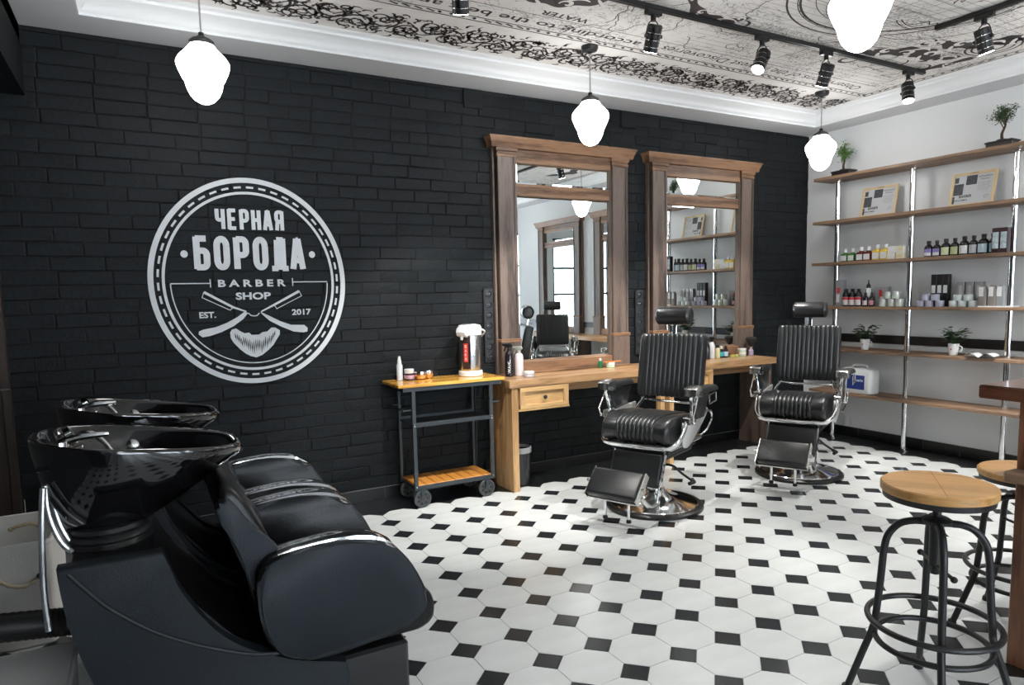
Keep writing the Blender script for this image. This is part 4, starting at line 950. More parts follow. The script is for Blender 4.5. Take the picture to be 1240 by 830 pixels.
# ================================================================== BARBER CHAIRS (local x = forward, y = sitter's left, z = up)
def make_chair(label, loc, yaw, group):
    t = thing('barber_chair', label, 'barber chair', (loc[0], loc[1], 0), yaw, group)
    # base
    bm = B(); lathe(bm, [(0.325, 0.0), (0.335, 0.004), (0.335, 0.020), (0.322, 0.030), (0.300, 0.031), (0.0, 0.030)], n=56); obj('base_ring', bm, blackp, t)
    bm = B(); lathe(bm, [(0.298, 0.030), (0.292, 0.037), (0.24, 0.044), (0.16, 0.060), (0.10, 0.088), (0.075, 0.115), (0.070, 0.13), (0.0, 0.13)], n=56); obj('base_dome', bm, chrome, t)
    bm = B(); lathe(bm, [(0.060, 0.12), (0.060, 0.30), (0.075, 0.31), (0.075, 0.39), (0.0, 0.39)], n=32); obj('column', bm, chrome, t)
    # fluted chrome shroud behind the calf pad
    bm = B(); box(bm, 0.02, 0.15, -0.075, 0.075, 0.20, 0.40, 0.008)
    for k in range(9): cyl(bm, (0.151, -0.064 + 0.016 * k, 0.205), (0.151, -0.064 + 0.016 * k, 0.395), 0.006, n=8)
    obj('fluted_shroud', bm, chrome_r, t)
    bm = B(); box(bm, -0.20, 0.20, -0.19, 0.19, 0.385, 0.425, 0.01); box(bm, -0.22, 0.22, -0.21, 0.21, 0.425, 0.468, 0.005); obj('under_frame', bm, blackm, t)
    # seat cushion with pleats, front roll
    prof = cr2([(-0.24, 0.515), (-0.10, 0.50), (0.12, 0.495), (0.235, 0.495), (0.300, 0.525), (0.318, 0.590), (0.285, 0.650), (0.20, 0.676), (0.06, 0.674), (-0.14, 0.655), (-0.24, 0.625)], 4, True)
    bm = B(); loft(bm, prof, pleat_stations(0.245, 9, 0.031, 0.013), lambda a, b, y: (a, y, b)); obj('seat', bm, leather, t, 50)
    # chrome band running under and up both sides of the seat
    bm = B()
    path = cr([(0.12, -0.292, 0.665), (0.165, -0.294, 0.59), (0.235, -0.280, 0.520), (0.280, -0.225, 0.484), (0.292, -0.10, 0.476), (0.294, 0.0, 0.476), (0.292, 0.10, 0.476), (0.280, 0.225, 0.484), (0.235, 0.280, 0.520), (0.165, 0.294, 0.59), (0.12, 0.292, 0.665)], 6)
    tube(bm, path, 0.019, 10, flat=0.7); obj('seat_band', bm, chrome, t)
    bm = B(); box(bm, -0.22, 0.27, -0.255, 0.255, 0.466, 0.497, 0.008); obj('seat_pan', bm, chrome_r, t)
    for s in (-1, 1):
        # side plate
        bm = B(); prism(bm, cr2([(-0.24, 0.685), (0.0, 0.665), (0.13, 0.655), (0.16, 0.60), (0.15, 0.50), (0.12, 0.465), (0.05, 0.475), (-0.08, 0.55), (-0.22, 0.635)], 2, True), 'xz', *sorted((s * 0.270, s * 0.285)), 0.004); obj('side_plate', bm, mat('satin chrome', (0.88, 0.88, 0.88), 0.42, 1.0), t)
        bm = B(); tube(bm, cr([(-0.10, s * 0.305, 0.675), (-0.23, s * 0.308, 0.665), (-0.25, s * 0.308, 0.60), (-0.18, s * 0.305, 0.545), (-0.08, s * 0.30, 0.52)], 5), 0.007, 8); obj('side_loop', bm, chrome, t)
        # armrest
        ar = B()
        prof = cr2([(-0.040, 0.008), (0.040, 0.008), (0.045, 0.024), (0.034, 0.040), (0.0, 0.044), (-0.034, 0.040), (-0.045, 0.024)], 3, True)
        loft(ar, prof, [(-0.24, 0.55, 0), (-0.232, 0.85, 0), (-0.215, 1, 0), (-0.10, 1.02, 0), (0.045, 0.98, 0)], lambda a, b, x: (x, s * 0.322 + a, 0.808 + b + 0.02 * (x + 0.24)))
        arm = obj('armrest', ar, leather, t, 50)
        bm = B(); prism(bm, [(0.035, 0.800), (0.035, 0.874), (0.135, 0.866), (0.145, 0.858), (0.145, 0.812), (0.12, 0.803)], 'xz', s * 0.322 - 0.043, s * 0.322 + 0.043, 0.005); obj('chrome_end_block', bm, chrome_r, arm)
        bm = B(); prism(bm, [(-0.21, 0.812), (0.06, 0.808), (0.05, 0.72), (0.0, 0.64), (-0.12, 0.64), (-0.16, 0.72)], 'xz', *sorted((s * 0.288, s * 0.312)), 0.006); obj('side_pad', bm, leather, t)
        bm = B(); P0_, P1_ = Vector((0.095, s * 0.318, 0.81)), Vector((0.045, s * 0.302, 0.62))
        d_ = (P1_ - P0_).normalized(); obox(bm, (P0_ + P1_) / 2, 0.028, 0.010, (P1_ - P0_).length / 2, (Vector((0, 1, 0)).cross(d_), Vector((0, 1, 0)), d_), 0.003); obj('arm_strut', bm, chrome, t)
        bm = B(); tube(bm, [(0.070, s * 0.345, 0.80), (0.155, s * 0.350, 0.68), (0.135, s * 0.345, 0.635)], 0.006, 8); bmesh.ops.create_icosphere(bm, subdivisions=2, radius=0.013, matrix=Matrix.Translation((0.135, s * 0.345, 0.635))); obj('release_rod', bm, chrome, t)
        bm = B(); box(bm, 0.065, 0.150, s * 0.298 - 0.028, s * 0.298 + 0.028, 0.622, 0.672, 0.006); obj('corner_bracket', bm, chrome_r, t)
        bm = B(); tube(bm, [(-0.055, s * 0.372, 0.80), (-0.16, s * 0.372, 0.81), (-0.17, s * 0.372, 0.75), (-0.06, s * 0.372, 0.74)], 0.005, 6, closed=True); obj('side_ring', bm, chrome, t)
    # backrest
    bx0, bz0, bx1, bz1 = -0.235, 0.742, -0.312, 1.180
    d_ = Vector((bx1 - bx0, 0, bz1 - bz0)); Lb = d_.length; d_.normalize(); nrm = Vector((d_.z, 0, -d_.x))
    prof = cr2([(0.012, 0.045), (0.0, 0.02), (0.0, -0.03), (0.02, -0.045), (Lb * .5, -0.045), (Lb - 0.02, -0.045), (Lb, -0.03), (Lb, 0.015), (Lb - 0.020, 0.044), (Lb * .5, 0.050)], 4, True)
    def MB_(a, b, y): return tuple(Vector((bx0, y, bz0)) + d_ * a + nrm * b)
    bm = B(); loft(bm, prof, pleat_stations(0.240, 11, 0.0355, 0.010, 0.022), MB_); obj('backrest', bm, leather, t, 50)
    bm = B(); obox(bm, tuple(Vector((bx0, 0, bz0)) + d_ * Lb * 0.5 - nrm * 0.048), 0.212, Lb * 0.46, 0.006, (Vector((0, 1, 0)), d_, nrm), 0.004); obj('back_shell', bm, chrome_r, t)
    bm = B(); tube(bm, cr([(bx0 - 0.01, -0.225, 0.715), (bx0 + 0.0, -0.12, 0.706), (bx0, 0.12, 0.706), (bx0 - 0.01, 0.225, 0.715)], 4), 0.009, 8)
    for s in (-1, 1): tube(bm, [(-0.245, s * 0.20, 0.72), (-0.22, s * 0.24, 0.66), (-0.15, s * 0.25, 0.62)], 0.010, 8)
    obj('back_rail', bm, chrome, t)
    # headrest
    top = Vector((bx1, 0, bz1)); hc = top + d_ * 0.132 + nrm * 0.02
    bm = B(); obox(bm, tuple(top + d_ * 0.02 - nrm * 0.005), 0.016, 0.085, 0.005, (Vector((0, 1, 0)), d_, nrm), 0.002); cyl(bm, tuple(hc - nrm * 0.055 + Vector((0, -0.03, 0))), tuple(hc - nrm * 0.055 + Vector((0, 0.03, 0))), 0.014); obj('headrest_post', bm, chrome, t)
    bm = B(); prof = [(0.064 * cos(2 * pi * i / 22), 0.056 * sin(2 * pi * i / 22)) for i in range(22)]
    st = [(-0.130, 0.55, 0), (-0.129, 0.78, 0), (-0.124, 0.92, 0), (-0.115, 0.98, 0), (-0.113, 1.0, 0.002), (-0.110, 1, 0), (0.110, 1, 0), (0.113, 1.0, 0.002), (0.115, 0.98, 0), (0.124, 0.92, 0), (0.129, 0.78, 0), (0.130, 0.55, 0)]
    loft(bm, prof, st, lambda a, b, y: (hc.x + b, hc.y + y, hc.z + a)); obj('headrest', bm, leather, t, 50)
    # calf pad and footrest
    bm = B(); q = [(0.190, 0.435), (0.235, 0.445), (0.335, 0.225), (0.290, 0.205)]
    prof = rrect(-0.028, 0.028, -0.115, 0.115, 0.022, 4)
    ca = Vector((0.255, 0, 0.325)); ld_ = Vector((0.35, 0, -0.94)).normalized(); ln = Vector((-ld_.z, 0, ld_.x))
    stc = [(-0.175, .82, 0), (-0.172, .93, 0), (-0.162, 1, 0), (0.162, 1, 0), (0.172, .93, 0), (0.175, .82, 0)]
    loft(bm, prof, stc, lambda a, b, y: tuple(ca + ln * a + ld_ * b + Vector((0, y, 0)))); obj('calf_pad', bm, leather, t, 50)
    for s in (-1, 1):
        bm = B(); obox(bm, tuple(ca + ld_ * 0.03 + Vector((0, s * 0.184, 0))), 0.018, 0.006, 0.20, (ln, Vector((0, 1, 0)), ld_), 0.002); obj('leg_rest_bar', bm, chrome, t)
        bm = B(); tube(bm, cr([tuple(ca + ld_ * 0.21 + Vector((0, s * 0.184, 0))), (0.38, s * 0.186, 0.130), (0.46, s * 0.186, 0.150), (0.55, s * 0.184, 0.225)], 5), 0.015, 10, flat=0.6); obj('footrest_link', bm, chrome_r, t)
    fc0 = Vector((0.545, 0, 0.280)); fd = Vector((0.56, 0, -0.58)).normalized(); fn = Vector((-fd.z, 0, fd.x))
    prof = rrect(-0.030, 0.030, -0.100, 0.100, 0.024, 4)
    bm = B(); loft(bm, prof, stc, lambda a, b, y: tuple(fc0 + fn * a + fd * b + Vector((0, y, 0)))); fr = obj('footrest', bm, leather, t, 50)
    bm = B(); obox(bm, tuple(fc0 - fn * 0.034), 0.178, 0.104, 0.008, (Vector((0, 1, 0)), fd, fn), 0.003)
    for s in (-1, 1):
        obox(bm, tuple(fc0 + Vector((0, s * 0.181, 0)) - fn * 0.012), 0.005, 0.106, 0.026, (Vector((0, 1, 0)), fd, fn), 0.002); cyl(bm, tuple(fc0 + Vector((0, s * 0.18, 0))), tuple(fc0 + Vector((0, s * 0.205, 0))), 0.014)
    obj('footrest_tray', bm, chrome_r, fr)
    bm = B()
    bm.free()
    for s in (-0.085, 0.085):
        bm = B(); cyl(bm, (0.530, s, 0.215), (0.530, s, 0.060), 0.009); pg = obj('foot_peg', bm, chrome, t)
        bm = B(); lathe(bm, [(0.016, 0.0), (0.017, 0.012), (0.010, 0.022), (0.0, 0.022)], c=(0.530, s, 0.042), n=14); obj('rubber_tip', bm, rubber, pg)
    # pump lever
    bm = B(); tube(bm, cr([(0.0, 0.05, 0.30), (-0.01, 0.13, 0.30), (-0.03, 0.19, 0.25), (-0.05, 0.265, 0.20)], 5), 0.009, 8); obj('pump_lever', bm, blackm, t)
    bm = B(); tube(bm, [(-0.10, 0.235, 0.198), (-0.05, 0.270, 0.198), (0.01, 0.262, 0.198)], 0.013, 10); obj('lever_pad', bm, rubber, t)
    return t
C1 = make_chair('nearer chrome and black leather barber chair before the gap between the two mirrors', (1.690, -1.232), radians(203.5), 'barber chairs')
dup(C1, (3.195, -1.222, 0), radians(207), 'farther chrome and black leather barber chair beside the corner shelves')
dup(C1, (2.76, -3.55, 0), radians(10), 'barber chair out of view behind the bar, seen in the left mirror from its side')
dup(C1, (3.82, -3.62, 0), radians(122), 'barber chair out of view, its pleated front seen in the left mirror')

# ================================================================== SHELF UNIT
XS = 4.62
t = thing('shelf_unit', 'tall shelf unit of oak boards on chrome pipe posts against the white wall', 'shelves', (XS, -1.25, 0)); SY = -1.25
PYS = (-0.480, -1.215, -2.030)
LV = (2.540, 2.122, 1.722, 1.298, 0.893, 0.473)   # shelf centre heights
for y in PYS:
    bm = B(); cyl(bm, (0, y - SY, 0.0), (0, y - SY, 2.53), 0.0245, n=24); p = obj('post', bm, chrome, t)
    for z in LV:
        bm = B(); cyl(bm, (0, y - SY, z - 0.026), (0, y - SY, z - 0.013), 0.030, n=24); obj('collar', bm, chrome, p)
        if z < 2.5: bm = B(); cyl(bm, (0, y - SY, z + 0.013), (0, y - SY, z + 0.022), 0.030, n=24); obj('collar', bm, chrome, p)
    bm = B(); cyl(bm, (0, y - SY, 0.0), (0, y - SY, 0.012), 0.040, n=24); obj('foot_flange', bm, chrome, p)
for z in LV:
    y0, y1 = -2.215 - SY, -0.292 - SY
    bm = B(); pts = [(0.157, y1), (0.157, y0)] + [(-0.14 + 0.05 - 0.05 * sin(a), y0 + 0.05 - 0.05 * cos(a)) for a in (0, .4, .8, 1.2, 1.57)] + [(-0.14 + 0.02 - 0.02 * cos(a), y1 - 0.02 + 0.02 * sin(a)) for a in (0, .5, 1, 1.57)]
    prism(bm, pts, 'xy', z - 0.0135, z + 0.0135, 0.003, 1); obj('shelf', bm, oaks, t)
def zs(i): return LV[i] + 0.0137
# ---- bonsai
def bonsai(label, x, y, z, h, seed, green, lean):
    r = random.Random(seed)
    t = thing('bonsai', label, 'bonsai', (x, y, z))
    bm = B(); vs = box(bm, -0.055, 0.055, -0.095, 0.095, 0.0, 0.045, 0.004); box(bm, -0.062, 0.062, -0.102, 0.102, 0.036, 0.048, 0.003); obj('tray_pot', bm, potd, t)
    bm = B(); box(bm, -0.050, 0.050, -0.09, 0.09, 0.046, 0.052, 0.002); lathe(bm, [(0.055, 0.050), (0.035, 0.062), (0.0, 0.068)], n=14); obj('soil', bm, soil, t)
    bm = B(); tr_ = cr([(0, 0.0, 0.05), (0.0, 0.006, 0.05 + h * .2), (0.004, lean * .3 - 0.004, 0.05 + h * .42), (0, lean * .55, 0.05 + h * .62)], 5)
    tube(bm, tr_, [0.013 - 0.008 * i / (len(tr_) - 1) for i in range(len(tr_))], 8)
    tips = []
    for k in range(9):
        b0 = tr_[int((0.55 + 0.45 * r.random()) * (len(tr_) - 1))]; a = r.uniform(0, 6.28); rr_ = r.uniform(0.04, 0.10)
        e = b0 + Vector((rr_ * .6 * cos(a), rr_ * sin(a) + lean * .2, r.uniform(0.01, 0.13) * h / .25))
        mdl = (b0 + e) / 2 + Vector((r.uniform(-.01, .01), r.uniform(-.01, .01), 0.012)); tube(bm, [b0, mdl, e], [0.004, 0.003, 0.0015], 6); tips += [e, mdl]
    obj('trunk', bm, bark, t)
    bm = B()
    for k in range(1000):
        c = r.choice(tips) + Vector((r.gauss(0, .014), r.gauss(0, .022), r.gauss(0.004, .015))); u = Vector((r.uniform(-1, 1), r.uniform(-1, 1), r.uniform(-.5, .8))).normalized(); v = u.cross(Vector((r.uniform(-1, 1), r.uniform(-1, 1), 1))).normalized(); s = r.uniform(.006, .011)
        ps = [c - u * s, c + v * s * .5, c + u * s, c - v * s * .5]; bm.faces.new([bm.verts.new(p) for p in ps])
    f = obj('foliage', bm, green, t, 0); f['kind'] = 'stuff'
bonsai('small bright green bonsai on the top shelf next to the corner pendant', 4.60, -0.545, zs(0), 0.22, 4, leaf_b, 0.01)
bonsai('larger darker bonsai with curved trunk at the right of the top shelf', 4.60, -1.925, zs(0), 0.27, 9, mat('olive green leaf', (0.045, 0.085, 0.03), 0.5, var=0.4, vscale=30), -0.03)
# ---- framed certificates leaning on the second shelf
def certificate(label, y, group):
    t = thing('framed_certificate', label, 'picture frame', (4.668, y, zs(1) + 0.0035), 0, group)
    t.rotation_euler = (0, radians(12), 0)
    bm = B(); W_, H_ = 0.175, 0.285
    for a in ((-W_, -W_ + 0.022, 0, H_), (W_ - 0.022, W_, 0, H_), (-W_ + 0.022, W_ - 0.022, 0, 0.022), (-W_ + 0.022, W_ - 0.022, H_ - 0.022, H_)): box(bm, -0.012, 0.006, a[0], a[1], a[2], a[3], 0.002)
    obj('frame', bm, mat('pale pine frame', (0.68, 0.52, 0.30), 0.5, var=0.1, vscale=20), t)
    bm = B(); box(bm, -0.003, 0.004, -W_ + 0.02, W_ - 0.02, 0.02, H_ - 0.02); obj('print', bm, mat('pale grey print paper', (0.55, 0.56, 0.58), 0.6), t)
    bm = B(); X_ = -0.0036; dk = mat('dark printed photo', (0.06, 0.065, 0.075), 0.6, var=0.9, vscale=40)
    r = random.Random(2); fq = lambda u, v: (X_, -u, v)       # u grows toward the corner side of the shelf's left in view
    def rq(u0, u1, v0, v1): bm.faces.new([bm.verts.new(fq(u, v)) for u, v in ((u0, v0), (u1, v0), (u1, v1), (u0, v1))])
    rq(-0.06, 0.025, 0.180, 0.258); rq(-0.152, -0.075, 0.100, 0.195); rq(-0.152, -0.12, 0.205, 0.25); rq(-0.152, -0.135, 0.030, 0.09); rq(-0.075, -0.005, 0.045, 0.07) if False else None
    obj('printed_photos', bm, dk, t, 0)
    bm = B(); fr2 = lambda u, v: (X_ - 0.0004, -u, v)
    text(bm, 'BARBER', fr2, -0.10, 0.0, 0.075, 0.098, 0.03); text(bm, 'DIPLOMA', fr2, -0.145, -0.03, 0.048, 0.062, 0.02); text(bm, 'education', fr2, 0.035, 0.140, 0.232, 0.250); text(bm, 'Master', fr2, 0.05, 0.125, 0.210, 0.225)
    for k in range(6): text(bm, 'hair and beard design', fr2, 0.035, 0.135 - 0.008 * (k % 3), 0.185 - 0.013 * k, 0.192 - 0.013 * k)
    ribbon(bm, spiral(0.11, 0.065, 0.020, 0, 1.2), 0.002, fr2)
    text(bm, 'ATELIER', lambda u, v: (-0.0125, -u, v), -0.035, 0.035, H_ - 0.015, H_ - 0.007, 0.02)
    obj('lettering', bm, ink, t, 0)
    return t
certificate('pale framed certificate leaning on the second shelf, left one near the corner', -0.852, 'framed certificates')
certificate('pale framed certificate leaning on the second shelf, right one', -1.672, 'framed certificates')
# ---- bottles and boxes
def sq_bottle(label, y, w_, h, m, lab, group, z, capm, capc=0.03, x=4.60, cap_r=0.4):
    t = thing('bottle', label, 'bottle', (x, y, z), 0, group); a = w_ / 2
    bm = B(); prof = rrect(-a, a, -a, a, a * 0.3, 2); hs = [(0, .94), (0.003, 1), (h * .80, 1), (h * .86, .9), (h * .90, .5), (h, .45)]
    loft(bm, prof, [(z_, s, 0) for z_, s in hs], lambda p, q, z_: (p, q, z_)); obj('bottle_body', bm, m, t)
    lath('cap', [(a * cap_r, h * 0.99), (a * cap_r * 1.15, h), (a * cap_r * 1.15, h + capc), (0, h + capc)], capm, t, 14)
    bm = B(); box(bm, -a - 0.0008, -a + 0.002, -a * .86, a * .86, h * .12, h * .66); obj('label_panel', bm, lab, t, 0)
    return t
clear = mat('clear cap', (0.62, 0.64, 0.64), 0.15)
G3 = 'square bottles on the left of the third shelf'
wl = mat('white label', (0.66, 0.67, 0.67), 0.6)
for y, mt, w_, h, nm in ((-0.588, mat('green liquid', (0.05, 0.16, 0.03), 0.15), 0.066, 0.088, 'green square bottle with white label, first from the corner on third shelf'), (-0.664, mat('green liquid', (0.05, 0.16, 0.03), 0.15), 0.066, 0.088, 'green square bottle with white label, second from the corner on third shelf'),
     (-0.755, mat('red brown liquid', (0.13, 0.025, 0.012), 0.15), 0.070, 0.095, 'red brown square bottle with white label, left of two on third shelf'), (-0.828, mat('red brown liquid', (0.13, 0.025, 0.012), 0.15), 0.070, 0.095, 'red brown square bottle with white label, right of two on third shelf'),
     (-0.916, mat('yellow liquid', (0.70, 0.48, 0.08), 0.15), 0.072, 0.105, 'yellow square bottle with pale label, left of two on third shelf'), (-0.992, mat('yellow liquid', (0.70, 0.48, 0.08), 0.15), 0.070, 0.105, 'yellow square bottle with pale label, right of two on third shelf')):
    sq_bottle(nm, y, w_, h, mt, wl, G3, zs(2), clear, 0.035, cap_r=0.5)
def carton(label, y, w_, h, d_, m, z, name='carton', cat='box', group=None, x=4.60, faces=()):
    t = thing(name, label, cat, (x, y, z), 0, group)
    bm = B(); box(bm, -d_ / 2, d_ / 2, -w_ / 2, w_ / 2, 0.0, h, 0.0015); obj('box_body', bm, m, t)
    for k, (u0, u1, v0, v1, mm) in enumerate(faces):
        bm = B(); box(bm, -d_ / 2 - 0.0006, -d_ / 2 + 0.001, -u1 * w_ / 2, -u0 * w_ / 2, v0 * h, v1 * h); obj('printed_patch', bm, mm, t, 0)
    return t
palep = mat('cream carton', (0.68, 0.64, 0.52), 0.6); cream2 = mat('pale yellow patch', (0.66, 0.58, 0.36), 0.6)
carton('small cream box with yellow print on the third shelf beside the middle post', -1.064, 0.072, 0.055, 0.06, palep, zs(2), faces=((-.8, .8, .2, .75, wl),))
carton('small cream box on the third shelf touching the middle post, right of its twin', -1.145, 0.072, 0.055, 0.06, palep, zs(2), faces=((-.8, .8, .2, .75, cream2),))
carton('cream box stacked on top of two small boxes on the third shelf', -1.105, 0.150, 0.060, 0.058, mat('pale cream carton', (0.66, 0.65, 0.60), 0.6), zs(2) + 0.0555, faces=((-.9, -.1, .15, .85, wl), (.3, .9, .3, .9, cream2)))
G4 = 'black bottles on the right of the third shelf'
labs = [('violet and white', mat('violet label', (0.25, 0.20, 0.50), 0.6)), ('violet and grey', mat('violet label', (0.25, 0.20, 0.50), 0.6)), ('pale lime', mat('lime label', (0.58, 0.62, 0.40), 0.6)), ('olive lime', mat('olive label', (0.46, 0.50, 0.26), 0.6)),
        ('plain white', wl), ('plain grey', mat('grey label', (0.45, 0.47, 0.49), 0.6)), ('pale blue', mat('light blue label', (0.48, 0.60, 0.66), 0.6)), ('steel blue', mat('steel blue label', (0.25, 0.40, 0.48), 0.6))]
for k, (y, w_, h) in enumerate(((-1.385, 0.070, 0.112), (-1.455, 0.064, 0.112), (-1.530, 0.074, 0.120), (-1.603, 0.066, 0.120), (-1.678, 0.074, 0.128), (-1.750, 0.066, 0.128), (-1.826, 0.080, 0.134), (-1.888, 0.042, 0.134))):
    t = thing('bottle', 'black bottle with %s label, %s in the row from the middle post' % (labs[k][0], ['first', 'second', 'third', 'fourth', 'fifth', 'sixth', 'seventh', 'eighth'][k]), 'bottle', (4.60, y, zs(2)), 0, G4)
    a = w_ / 2; lath('bottle_body', [(a * .9, 0), (a, 0.004), (a, h * .70), (a * .80, h * .84), (a * .42, h * .93), (a * .40, h), (0, h)], amber, t)
    lath('cap', [(a * .46, h), (a * .48, h + 0.002), (a * .48, h + 0.026), (0, h + 0.027)], blackp, t, 14)
    bm = B(); curved_patch(bm, a * 1.02, 120, 240, h * .10, h * .62); lo = obj('label_panel', bm, labs[k][1], t, 0)
    if k < 2: bm = B(); curved_patch(bm, a * 1.03, 125, 235, h * .10, h * .34); obj('white_band', bm, wl, lo, 0)
dk_box = mat('dark burgundy box', (0.035, 0.008, 0.012), 0.4); sketch = mat('sketched pattern print', (0.42, 0.50, 0.54), 0.6, var=0.8, vscale=60)
for y, lb in ((-1.942, 'dark burgundy box with sketched grey front, left one by the right post'), (-2.000, 'dark burgundy box with sketched grey front, right one touching the right post')):
    carton(lb, y, 0.054, 0.195, 0.05, dk_box, zs(2), group='burgundy boxes on the third shelf', faces=((-.8, .8, .18, .83, sketch),), x=4.56)
# fourth shelf, left bay
grc = mat('grey carton', (0.26, 0.27, 0.28), 0.5); redp = mat('red print', (0.55, 0.03, 0.05), 0.5); rw = mat('white label with red', (0.66, 0.60, 0.60), 0.6)
carton('tall grey carton with red and white print at the left of the fourth shelf', -0.548, 0.072, 0.255, 0.06, grc, zs(3), faces=((-.7, .2, .15, .45, wl), (-.6, .3, .5, .7, redp)))
for y, lb in ((-0.618, 'left'), (-0.684, 'middle'), (-0.750, 'right')):
    t = thing('bottle', 'black bottle with white and red label, %s of three alike on fourth shelf' % lb, 'bottle', (4.585, y, zs(3)), 0, 'red and white labelled bottles')
    lath('bottle_body', [(0.028, 0), (0.031, 0.004), (0.031, 0.105), (0.024, 0.128), (0.012, 0.140), (0, 0.14)], amber, t); lath('cap', [(0.015, 0.139), (0.016, 0.141), (0.016, 0.165), (0, 0.166)], blackp, t, 14)
    bm = B(); curved_patch(bm, 0.0316, 110, 250, 0.012, 0.088); q = obj('label_panel', bm, rw, t, 0); bm = B(); curved_patch(bm, 0.0319, 110, 250, 0.062, 0.086); obj('red_band', bm, redp, q, 0)
t = thing('dropper_bottle', 'dark dropper bottle with pointed cap and red label on the fourth shelf', 'bottle', (4.585, -0.820, zs(3)))
lath('bottle_body', [(0.022, 0), (0.025, 0.004), (0.025, 0.080), (0.010, 0.100), (0, 0.10)], amber, t); lath('cap', [(0.012, 0.099), (0.012, 0.125), (0.005, 0.130), (0.003, 0.160), (0, 0.161)], blackp, t, 14); bm = B(); curved_patch(bm, 0.0256, 110, 250, 0.012, 0.055); obj('label_panel', bm, rw, t, 0)
t = thing('dropper_bottle', 'slim dark bottle with pointed cap right of the dropper bottle', 'bottle', (4.585, -0.882, zs(3)))
lath('bottle_body', [(0.022, 0), (0.024, 0.004), (0.024, 0.080), (0.010, 0.100), (0, 0.10)], amber, t); lath('cap', [(0.011, 0.099), (0.011, 0.125), (0.004, 0.130), (0.003, 0.158), (0, 0.159)], blackp, t, 14); bm = B(); curved_patch(bm, 0.0246, 110, 250, 0.012, 0.055); obj('label_panel', bm, mat('rose label', (0.55, 0.25, 0.30), 0.6), t, 0)
t = thing('pump_bottle', 'clear white bottle with tall black pump behind the dropper bottles', 'bottle', (4.655, -0.800, zs(3)))
lath('bottle_body', [(0.032, 0), (0.035, 0.004), (0.035, 0.140), (0.020, 0.170), (0, 0.17)], white_p, t); lath('cap', [(0.020, 0.168), (0.018, 0.195), (0.006, 0.215), (0.004, 0.245), (0, 0.246)], blackp, t, 14)
carton('wide grey carton with red flower print behind the dropper bottles', -0.945, 0.125, 0.178, 0.05, grc, zs(3), x=4.66, faces=((-.2, .3, .1, .5, wl), (-.4, .1, .5, .85, redp)))
jarg = mat('pale green cream jar', (0.52, 0.58, 0.50), 0.4)
def jar_stack(rows, z, m, lidm, r, h, labels, group, x=4.585):
    k = 0
    for n_, ys in enumerate(rows):
        for y in ys:
            t = thing('cream_jar', labels[k], 'jar', (x, y, z + n_ * (h + 0.0005)), 0, group); k += 1
            lath('jar_body', [(r * .92, 0), (r, 0.003), (r, h * .62), (0, h * .62)], m, t); lath('lid', [(r * 1.03, h * .62), (r * 1.03, h * .94), (r * .97, h), (0, h)], lidm, t)
jar_stack([(-0.998, -1.078, -1.150), (-1.040, -1.118)], zs(3), jarg, mat('silver lid', (0.55, 0.56, 0.55), 0.3, 0.6), 0.0345, 0.068,
          ['pale green jar, bottom row left, on the fourth shelf', 'pale green jar, bottom row middle, on the fourth shelf', 'pale green jar, bottom row right by the middle post', 'pale green jar, upper left of the stacked ones', 'pale green jar, upper right of the stacked ones'], 'pale green cream jars')
# fourth shelf, right bay
for y, lb in ((-1.418, 'left'), (-1.468, 'middle'), (-1.518, 'right')):
    carton('tall black box with white label, %s of three standing behind violet jars' % lb, y, 0.046, 0.275, 0.05, mat('black carton', (0.010, 0.010, 0.011), 0.4), zs(3), group='tall black boxes on the fourth shelf', x=4.66, faces=((-.7, .7, .42, .66, wl),))
vj = mat('violet patterned jar', (0.42, 0.42, 0.52), 0.5, var=0.6, vscale=110)
jar_stack([(-1.352, -1.425, -1.512), (-1.392, -1.472)], zs(3), vj, vj, 0.0335, 0.052,
          ['violet patterned jar, bottom left of five before the black boxes', 'violet patterned jar, bottom middle of five', 'violet patterned jar, bottom right of five', 'violet patterned jar, top left of five', 'violet patterned jar, top right of five'], 'violet patterned jars', 4.575)
silv = mat('silver carton', (0.36, 0.36, 0.37), 0.35, 0.5, var=0.3, vscale=20)
for y, lb in ((-1.640, 'left'), (-1.712, 'middle'), (-1.782, 'right')):
    carton('tall silver grey tube carton, %s of three behind white jars' % lb, y, 0.060, 0.205, 0.05, silv, zs(3), group='silver tube cartons', x=4.66, faces=((-.4, .5, .35, .85, mat('light grey print', (0.5, 0.5, 0.5), 0.5)),))
wj = mat('pale aqua white jar', (0.60, 0.65, 0.65), 0.4)
jar_stack([(-1.625, -1.698, -1.778), (-1.660, -1.742)], zs(3), wj, wj, 0.0345, 0.050,
          ['pale white jar, bottom left of five before the silver cartons', 'pale white jar, bottom middle of five', 'pale white jar, bottom right of five', 'pale white jar, top left of five', 'pale white jar, top right of five'], 'pale white jars', 4.575)
taupe = mat('taupe pouch', (0.22, 0.195, 0.175), 0.5)
for y, lb, mm in ((-1.862, 'taupe pouch with white label, left one before the right post', taupe), (-1.935, 'taupe pouch with white label, second from the left before the right post', taupe), (-1.995, 'grey pouch with white label touching the right post', grc)):
    t = thing('pouch', lb, 'pouch', (4.555, y, zs(3)), 0, 'standing pouches')
    bm = B(); loft(bm, rrect(-0.024, 0.024, -0.034, 0.034, 0.015, 3), [(0, .9, 0), (0.004, 1, 0), (0.13, .95, 0), (0.16, .75, 0), (0.172, .4, 0)], lambda a, b, z: (a, b, z)); obj('pouch_body', bm, mm, t)
    bm = B(); box(bm, -0.0255, -0.02, -0.012, 0.022, 0.085, 0.160); obj('label_panel', bm, wl, t)
t = thing('tray', 'flat white tray lying at the right end of the fourth shelf', 'tray', (4.535, -1.985, zs(3)))
